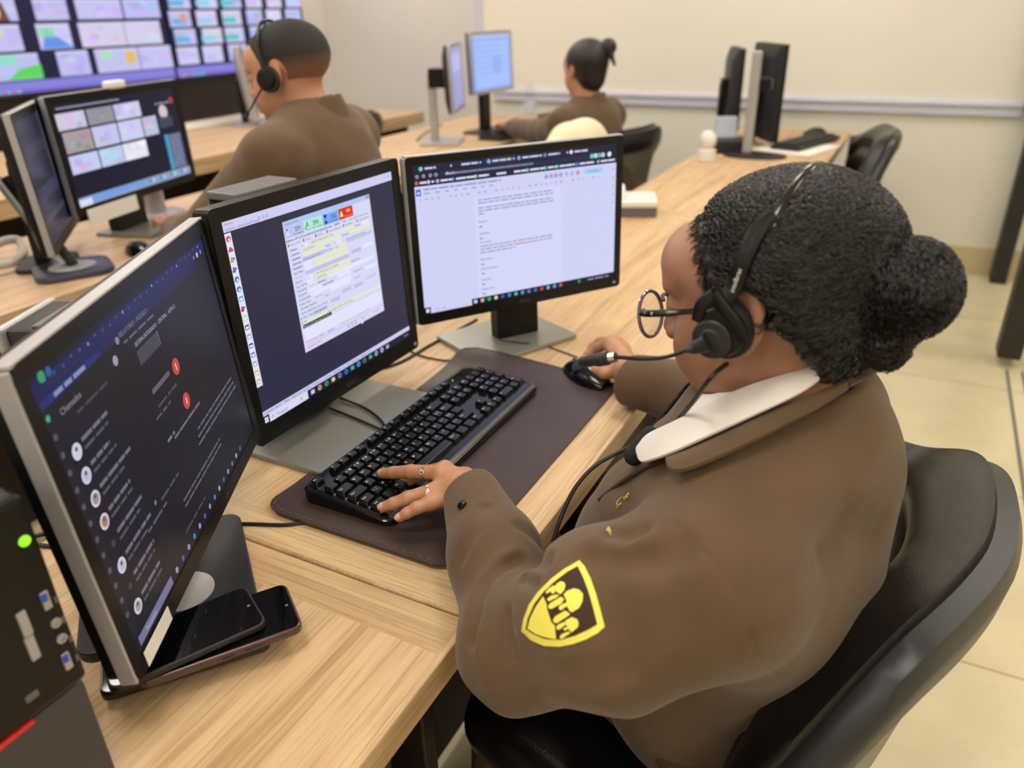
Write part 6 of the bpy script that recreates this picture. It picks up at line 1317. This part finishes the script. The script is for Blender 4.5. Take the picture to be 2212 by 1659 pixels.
def simple_hand(Wp, dr, up, left, size=1.0):
    dr = dr / np.linalg.norm(dr); s = np.cross(up, dr); s = s / np.linalg.norm(s) * (1 if left else -1); up = np.cross(dr, s) * (1 if left else -1); H = {}
    for n, o, l, sp in (('index', -0.024, 0.082, -0.10), ('mid', -0.008, 0.088, -0.02), ('ring', 0.009, 0.082, 0.06), ('pinky', 0.025, 0.066, 0.16)):
        m = Wp + (dr * 0.085 + s * o + up * 0.006) * size; d2 = dr + s * sp; H[n] = [m, m + (d2 * 0.45 * l + up * 0.004) * size, m + (d2 * 0.74 * l - up * 0.008) * size, m + (d2 * 0.94 * l - up * 0.022) * size]
    H['thumb'] = [Wp + (dr * 0.035 - s * 0.028 - up * 0.004) * size, Wp + (dr * 0.062 - s * 0.046 - up * 0.008) * size, Wp + (dr * 0.088 - s * 0.052 - up * 0.014) * size, Wp + (dr * 0.106 - s * 0.050 - up * 0.018) * size]; return H
def seated(label, HCp, yaw, pitch, NBp, chairp, hands, skin, jk, hairfn, hairm, turn=None):
    R = head_basis(yaw, pitch); F = V3(R[0, 0], R[1, 0], 0) if turn is None else V3(-math.cos(turn), math.sin(turn), 0); F = F / np.linalg.norm(F); L = np.cross(V3(0, 0, 1), F)
    base = np.array([chairp[0], chairp[1], 0.46]); t = thing('person', label, 'person', tuple(base)); RBp = np.stack([F, L, V3(0, 0, 1)], 1)
    SLp, SRp = NBp + L * 0.185 + F * 0.0 - V3(0, 0, 0.075), NBp - L * 0.185 - V3(0, 0, 0.075)
    arms = [(SLp,) + tuple(hands[0]), (SRp,) + tuple(hands[1])]; hip = base + V3(0, 0, 0.10); mid = (NBp + hip) / 2
    def fb(p):
        d = head_field((p - HCp) @ R); d = smin(d, d_cap(p, HCp + R @ V3(-0.012, 0, -0.045), NBp - V3(0, 0, 0.02), 0.052, 0.062), 0.025)
        d = smin(d, d_cap(p, NBp - V3(0, 0, 0.13), hip, 0.11, 0.13), 0.05)
        for S, E, Wp in arms: d = smin(d, d_chain(p, [S, E, Wp], [0.05, 0.04, 0.027], 0.02), 0.02)
        for s in (1, -1): d = smin(d, d_chain(p, [hip + L * 0.09 * s, hip + L * 0.11 * s + F * 0.40, hip + L * 0.11 * s + F * 0.38 - V3(0, 0, 0.42)], [0.085, 0.065, 0.05], 0.03), 0.03)
        return d
    sets = [(lambda p: smax(fb(p), NBp[2] - 0.04 - p[:, 2], 0.004), HCp - 0.2, HCp + 0.18, 0.005), (lambda p: smax(fb(p), p[:, 2] - NBp[2] + 0.03, 0.004), np.minimum(base, NBp) - V3(1.0, 1.0, 0.5), np.maximum(base, NBp) + V3(0.6, 0.9, 0.1), 0.014)]
    for i, (S, E, Wp) in enumerate(arms):
        H = simple_hand(Wp, (Wp - E) * V3(1, 1, 0), V3(0, 0, 1), i == 0); b0, b1 = box_of(H, Wp, 0.04); sets.append((lambda p, H=H, Wp=Wp, E=E: smin(hand_field(p, H, RL, Wp), d_cap(p, Wp, Wp + (E - Wp) * 0.2, 0.022, 0.026), 0.02), b0, b1, 0.003))
    P, Qd = joined(sets); mesh_obj('body', P, Qd, skin, t, base)
    def fj(p):
        q = (p - mid) @ RBp; up_ = (NBp - hip) / np.linalg.norm(NBp - hip)
        d = d_cap(p, NBp - V3(0, 0, 0.16), hip - V3(0, 0, 0.02), 0.15, 0.175); d = np.maximum(d, -1) ; d = smin(d, d_ell((p - NBp) @ RBp, (-0.045, 0, -0.10), (0.085, 0.16, 0.12)), 0.05)
        for S, E, Wp in arms: d = smin(d, d_cap(p, NBp - V3(0, 0, 0.01), S, 0.064, 0.072), 0.04); d = smin(d, sleeve(p, [S, E, Wp], [0.074, 0.058, 0.040], Wp, (Wp - E) / np.linalg.norm(Wp - E)), 0.03)
        d = smax(d, -d_cap(p, NBp - V3(0, 0, 0.05), HCp + R @ V3(-0.012, 0, -0.03), 0.062, 0.064), 0.008)
        return d + 0.002 * np.sin(p[:, 2] * 40 + 3 * np.sin(p[:, 0] * 19)) * np.sin(p[:, 1] * 33)
    P, Qd = surface(fj, np.minimum(base, NBp) - V3(1.0, 1.0, 0.1), np.maximum(base, NBp) + V3(0.6, 0.9, 0.15), 0.008); jo = mesh_obj('jacket', P, Qd, jk, t, base)
    rows = []
    for k in range(41):
        a = 2 * PI * k / 40; c, s = math.cos(a), math.sin(a); op = 0.5 + 0.5 * math.cos(a); z0 = 0.035 * (1 - op) - 0.05 * op
        rows.append([tuple(NBp - base + RBp @ V3(x * c - 0.01 + 0.03 * op, x * s * 1.05, z)) for x, z in ((0.062, z0 + 0.008), (0.066, z0 + 0.014), (0.082, z0 - 0.022), (0.088, z0 - 0.045), (0.083, z0 - 0.048), (0.062, z0 + 0.008))])
    MB().grid(rows).build('jacket_collar', jk, jo, smooth=True, angle=60)
    P, Qd = surface(lambda p: hairfn((p - HCp) @ R), HCp - 0.24, HCp + 0.2, 0.0045); ho = mesh_obj('hair', P, Qd, hairm, t, base)
    ql = (P - HCp) @ R; uv = ho.data.uv_layers.new(name='UVMap'); hv = np.clip((ql[:, 2] + 0.055) / 0.135 + 0.10 * (ql[:, 0] > 0.05), 0, 1); li = np.zeros(len(ho.data.loops), int); ho.data.loops.foreach_get('vertex_index', li); uv.data.foreach_set('uv', np.stack([np.zeros(len(li)), hv[li]], 1).ravel())
    fl = lambda p: smax(min_legs(p, hip, L, F), 0.0 - p[:, 2], 0.004)
    P, Qd = surface(fl, base - V3(0.75, 0.75, 0.46), base + V3(0.75, 0.75, 0.26), 0.012); mesh_obj('trousers', P, Qd, TRS, t, base)
    for s in (1, -1):
        e = MB().lathe([(0.0115 * math.sin(PI * k / 8), -0.0115 * math.cos(PI * k / 8)) for k in range(9)], tuple(HCp + R @ V3(0.0795, 0.031 * s, 0.005) - base), 12).build('eye', EYEW, t, smooth=True)
        b = [HCp + R @ V3(0.0925 - 0.012 * u * u, (0.012 + 0.036 * u) * s, 0.026 + 0.006 * math.sin(PI * min(1, u * 1.2)) - 0.004 * u) for u in np.linspace(0, 1, 7)]; MB().tube([tuple(x - base) for x in b], 0.0028, 6).build('eyebrow', HAIRM, t, smooth=True)
    return t, R
def min_legs(p, hip, L, F):
    d = None
    for s in (1, -1): e = d_chain(p, [hip + L * 0.09 * s, hip + L * 0.12 * s + F * 0.42, hip + L * 0.12 * s + F * 0.39 - V3(0, 0, 0.45)], [0.10, 0.078, 0.058], 0.03); d = e if d is None else smin(d, e, 0.03)
    return d
def crop_hair(q):      # short cut, faded at the sides
    d = head_field(q) - np.interp(q[:, 2], [-0.05, 0.0, 0.05, 0.09, 0.12], [0.0012, 0.0016, 0.004, 0.009, 0.012]); lim = np.interp(q[:, 2], [-0.08, -0.05, 0.0, 0.02, 0.05, 0.07, 0.09, 0.12], [-0.05, -0.045, 0.012, 0.024, 0.040, 0.058, 0.074, 0.1]); d = smax(d, q[:, 0] - lim, 0.004)
    ay = np.stack([q[:, 0], np.abs(q[:, 1]), q[:, 2]], 1); d = smax(d, -d_ell(ay, (-0.010, 0.080, -0.004), (0.024, 0.022, 0.038)), 0.004); return smax(d, -0.055 - q[:, 2], 0.004)
mHC = A(628, 158, 1.76); mNB = A(672, 250, 1.79); MAN_YAW = math.radians(-13)
mt, mR = seated('man in a brown jacket with a short faded haircut, facing the video wall', mHC, MAN_YAW, math.radians(9), mNB, (-1.22, 1.45), [(V3(-1.56, 1.30, 0.86), V3(-1.90, 1.50, 0.800)), (V3(-1.55, 1.78, 0.86), V3(-1.88, 1.80, 0.800))], MSK, JK, crop_hair, fade_mat())
def small_headset(label, HCp, R, base_off=0.09):
    o = HCp + R @ V3(0, base_off, 0); t = thing('headset', label, 'headset', tuple(o)); g = lambda x, y, z: tuple(HCp + R @ V3(x, y, z) - o); LMx = Matrix([list(r) for r in np.stack([R[:, 0], R[:, 2], R[:, 1]], 1)])
    MB().tube([g(0.012 + 0.012 * math.sin(a), 0.089 * math.cos(a), 0.012 + 0.104 * math.sin(a)) for a in [PI * k / 24 for k in range(25)]], 0.0042, 8).build('headband', M_black, t, smooth=True)
    MB().lathe([(0, -0.008), (0.022, -0.008), (0.028, -0.003), (0.026, 0.006), (0, 0.007)], g(0.008, 0.088, -0.006), 24, M=LMx).build('ear_cushion', M_satin, t, smooth=True)
    MB().lathe([(0, 0.006), (0.020, 0.006), (0.018, 0.016), (0, 0.018)], g(0.008, 0.088, -0.006), 24, M=LMx).build('ear_cup', M_black, t, smooth=True)
    MB().lathe([(0, -0.006), (0.018, -0.006), (0.016, 0.006), (0, 0.006)], g(0.008, -0.086, -0.006), 20, M=LMx).build('temple_pad', M_satin, t, smooth=True)
    MB().tube([Vector(g(*p)) for p in ((0.012, 0.10, -0.012), (0.04, 0.10, -0.035), (0.075, 0.085, -0.058), (0.105, 0.06, -0.068))], 0.0022, 8).build('boom', M_black, t, smooth=True); MB().tube([Vector(g(*p)) for p in ((0.103, 0.062, -0.067), (0.118, 0.045, -0.072))], 0.006, 10).build('microphone', M_satin, t, smooth=True)
small_headset('black headset on the head of the man with the faded haircut', mHC, mR)
wHC = A(1262, 150, 3.35); wNB = A(1270, 222, 3.40)
def bun_hair(q):
    d = d_ell(q, (-0.026, 0, 0.036), (0.107, 0.087, 0.086)); d = smin(d, d_ell(q, (-0.045, 0, -0.03), (0.055, 0.066, 0.07)), 0.03); d = np.maximum(d, -(head_field(q) + 0.004)); lim = np.interp(q[:, 2], [-0.1, -0.03, 0.0, 0.04, 0.09], [-0.03, 0.0, 0.024, 0.03, 0.06]); d = smax(d, q[:, 0] - lim, 0.006)
    ay = np.stack([q[:, 0], np.abs(q[:, 1]), q[:, 2]], 1); d = smax(d, -d_ell(ay, (-0.006, 0.080, -0.012), (0.024, 0.022, 0.036)), 0.004)
    return smin(smin(d, d_ell(q, (-0.125, -0.035, 0.070), (0.036, 0.036, 0.036)), 0.008), d_cap(q, (-0.14, -0.03, 0.05), (-0.155, -0.035, -0.005), 0.014, 0.006), 0.01)
seated('woman with dark pinned-up hair and a brown jacket working by the far wall', wHC, math.radians(26), math.radians(10), wNB, (-1.33, 3.58), [(V3(-1.62, 3.42, 0.83), V3(-1.93, 3.70, 0.80)), (V3(-1.55, 3.98, 0.84), V3(-1.92, 3.98, 0.80))], MSK, JK, bun_hair, HAIRM, turn=math.radians(10))
# cream jacket hung over a chair back
def cloth():
    o = V3(-1.30, 2.81, 0); rz = PI - 0.2; c, s = math.cos(rz), math.sin(rz); Rz = np.array([[c, -s, 0], [s, c, 0], [0, 0, 1.0]]); t = thing('cream_jacket', 'cream jacket draped over the back of a black office chair', 'jacket', tuple(o + V3(0, 0, 0.9)), rz)
    def f(p):
        d = d_ell(p, (-0.185, 0.09, 0.85), (0.085, 0.22, 0.13)); d = smin(d, d_ell(p, (-0.16, 0.10, 0.70), (0.105, 0.22, 0.22)), 0.05); d = smin(d, d_ell(p, (-0.19, 0.07, 0.935), (0.055, 0.11, 0.05)), 0.05)
        return smax(d, -d_ell(p, (-0.06, 0, 0.62), (0.115, 0.23, 0.27)), 0.02) + 0.004 * np.sin(p[:, 1] * 38 + 2 * np.sin(p[:, 2] * 17))
    P, Qd = surface(f, V3(-0.35, -0.32, 0.45), V3(0.0, 0.36, 1.02), 0.009); mesh_obj('cloth', P, Qd, mat('cream_knit', (232, 222, 190), 0.9, bump=(300, 0.4, 0.002)), t, V3(0, 0, 0.9))
    MB().tube([(-0.17, 0.07 + 0.08 * math.sin(a), 0.070 - 0.012 * math.cos(a)) for a in [-1.3 + 2.6 * k / 12 for k in range(13)]], 0.018, 10).build('collar', mat('cream_rib', (226, 215, 182), 0.9), t, smooth=True)
cloth()
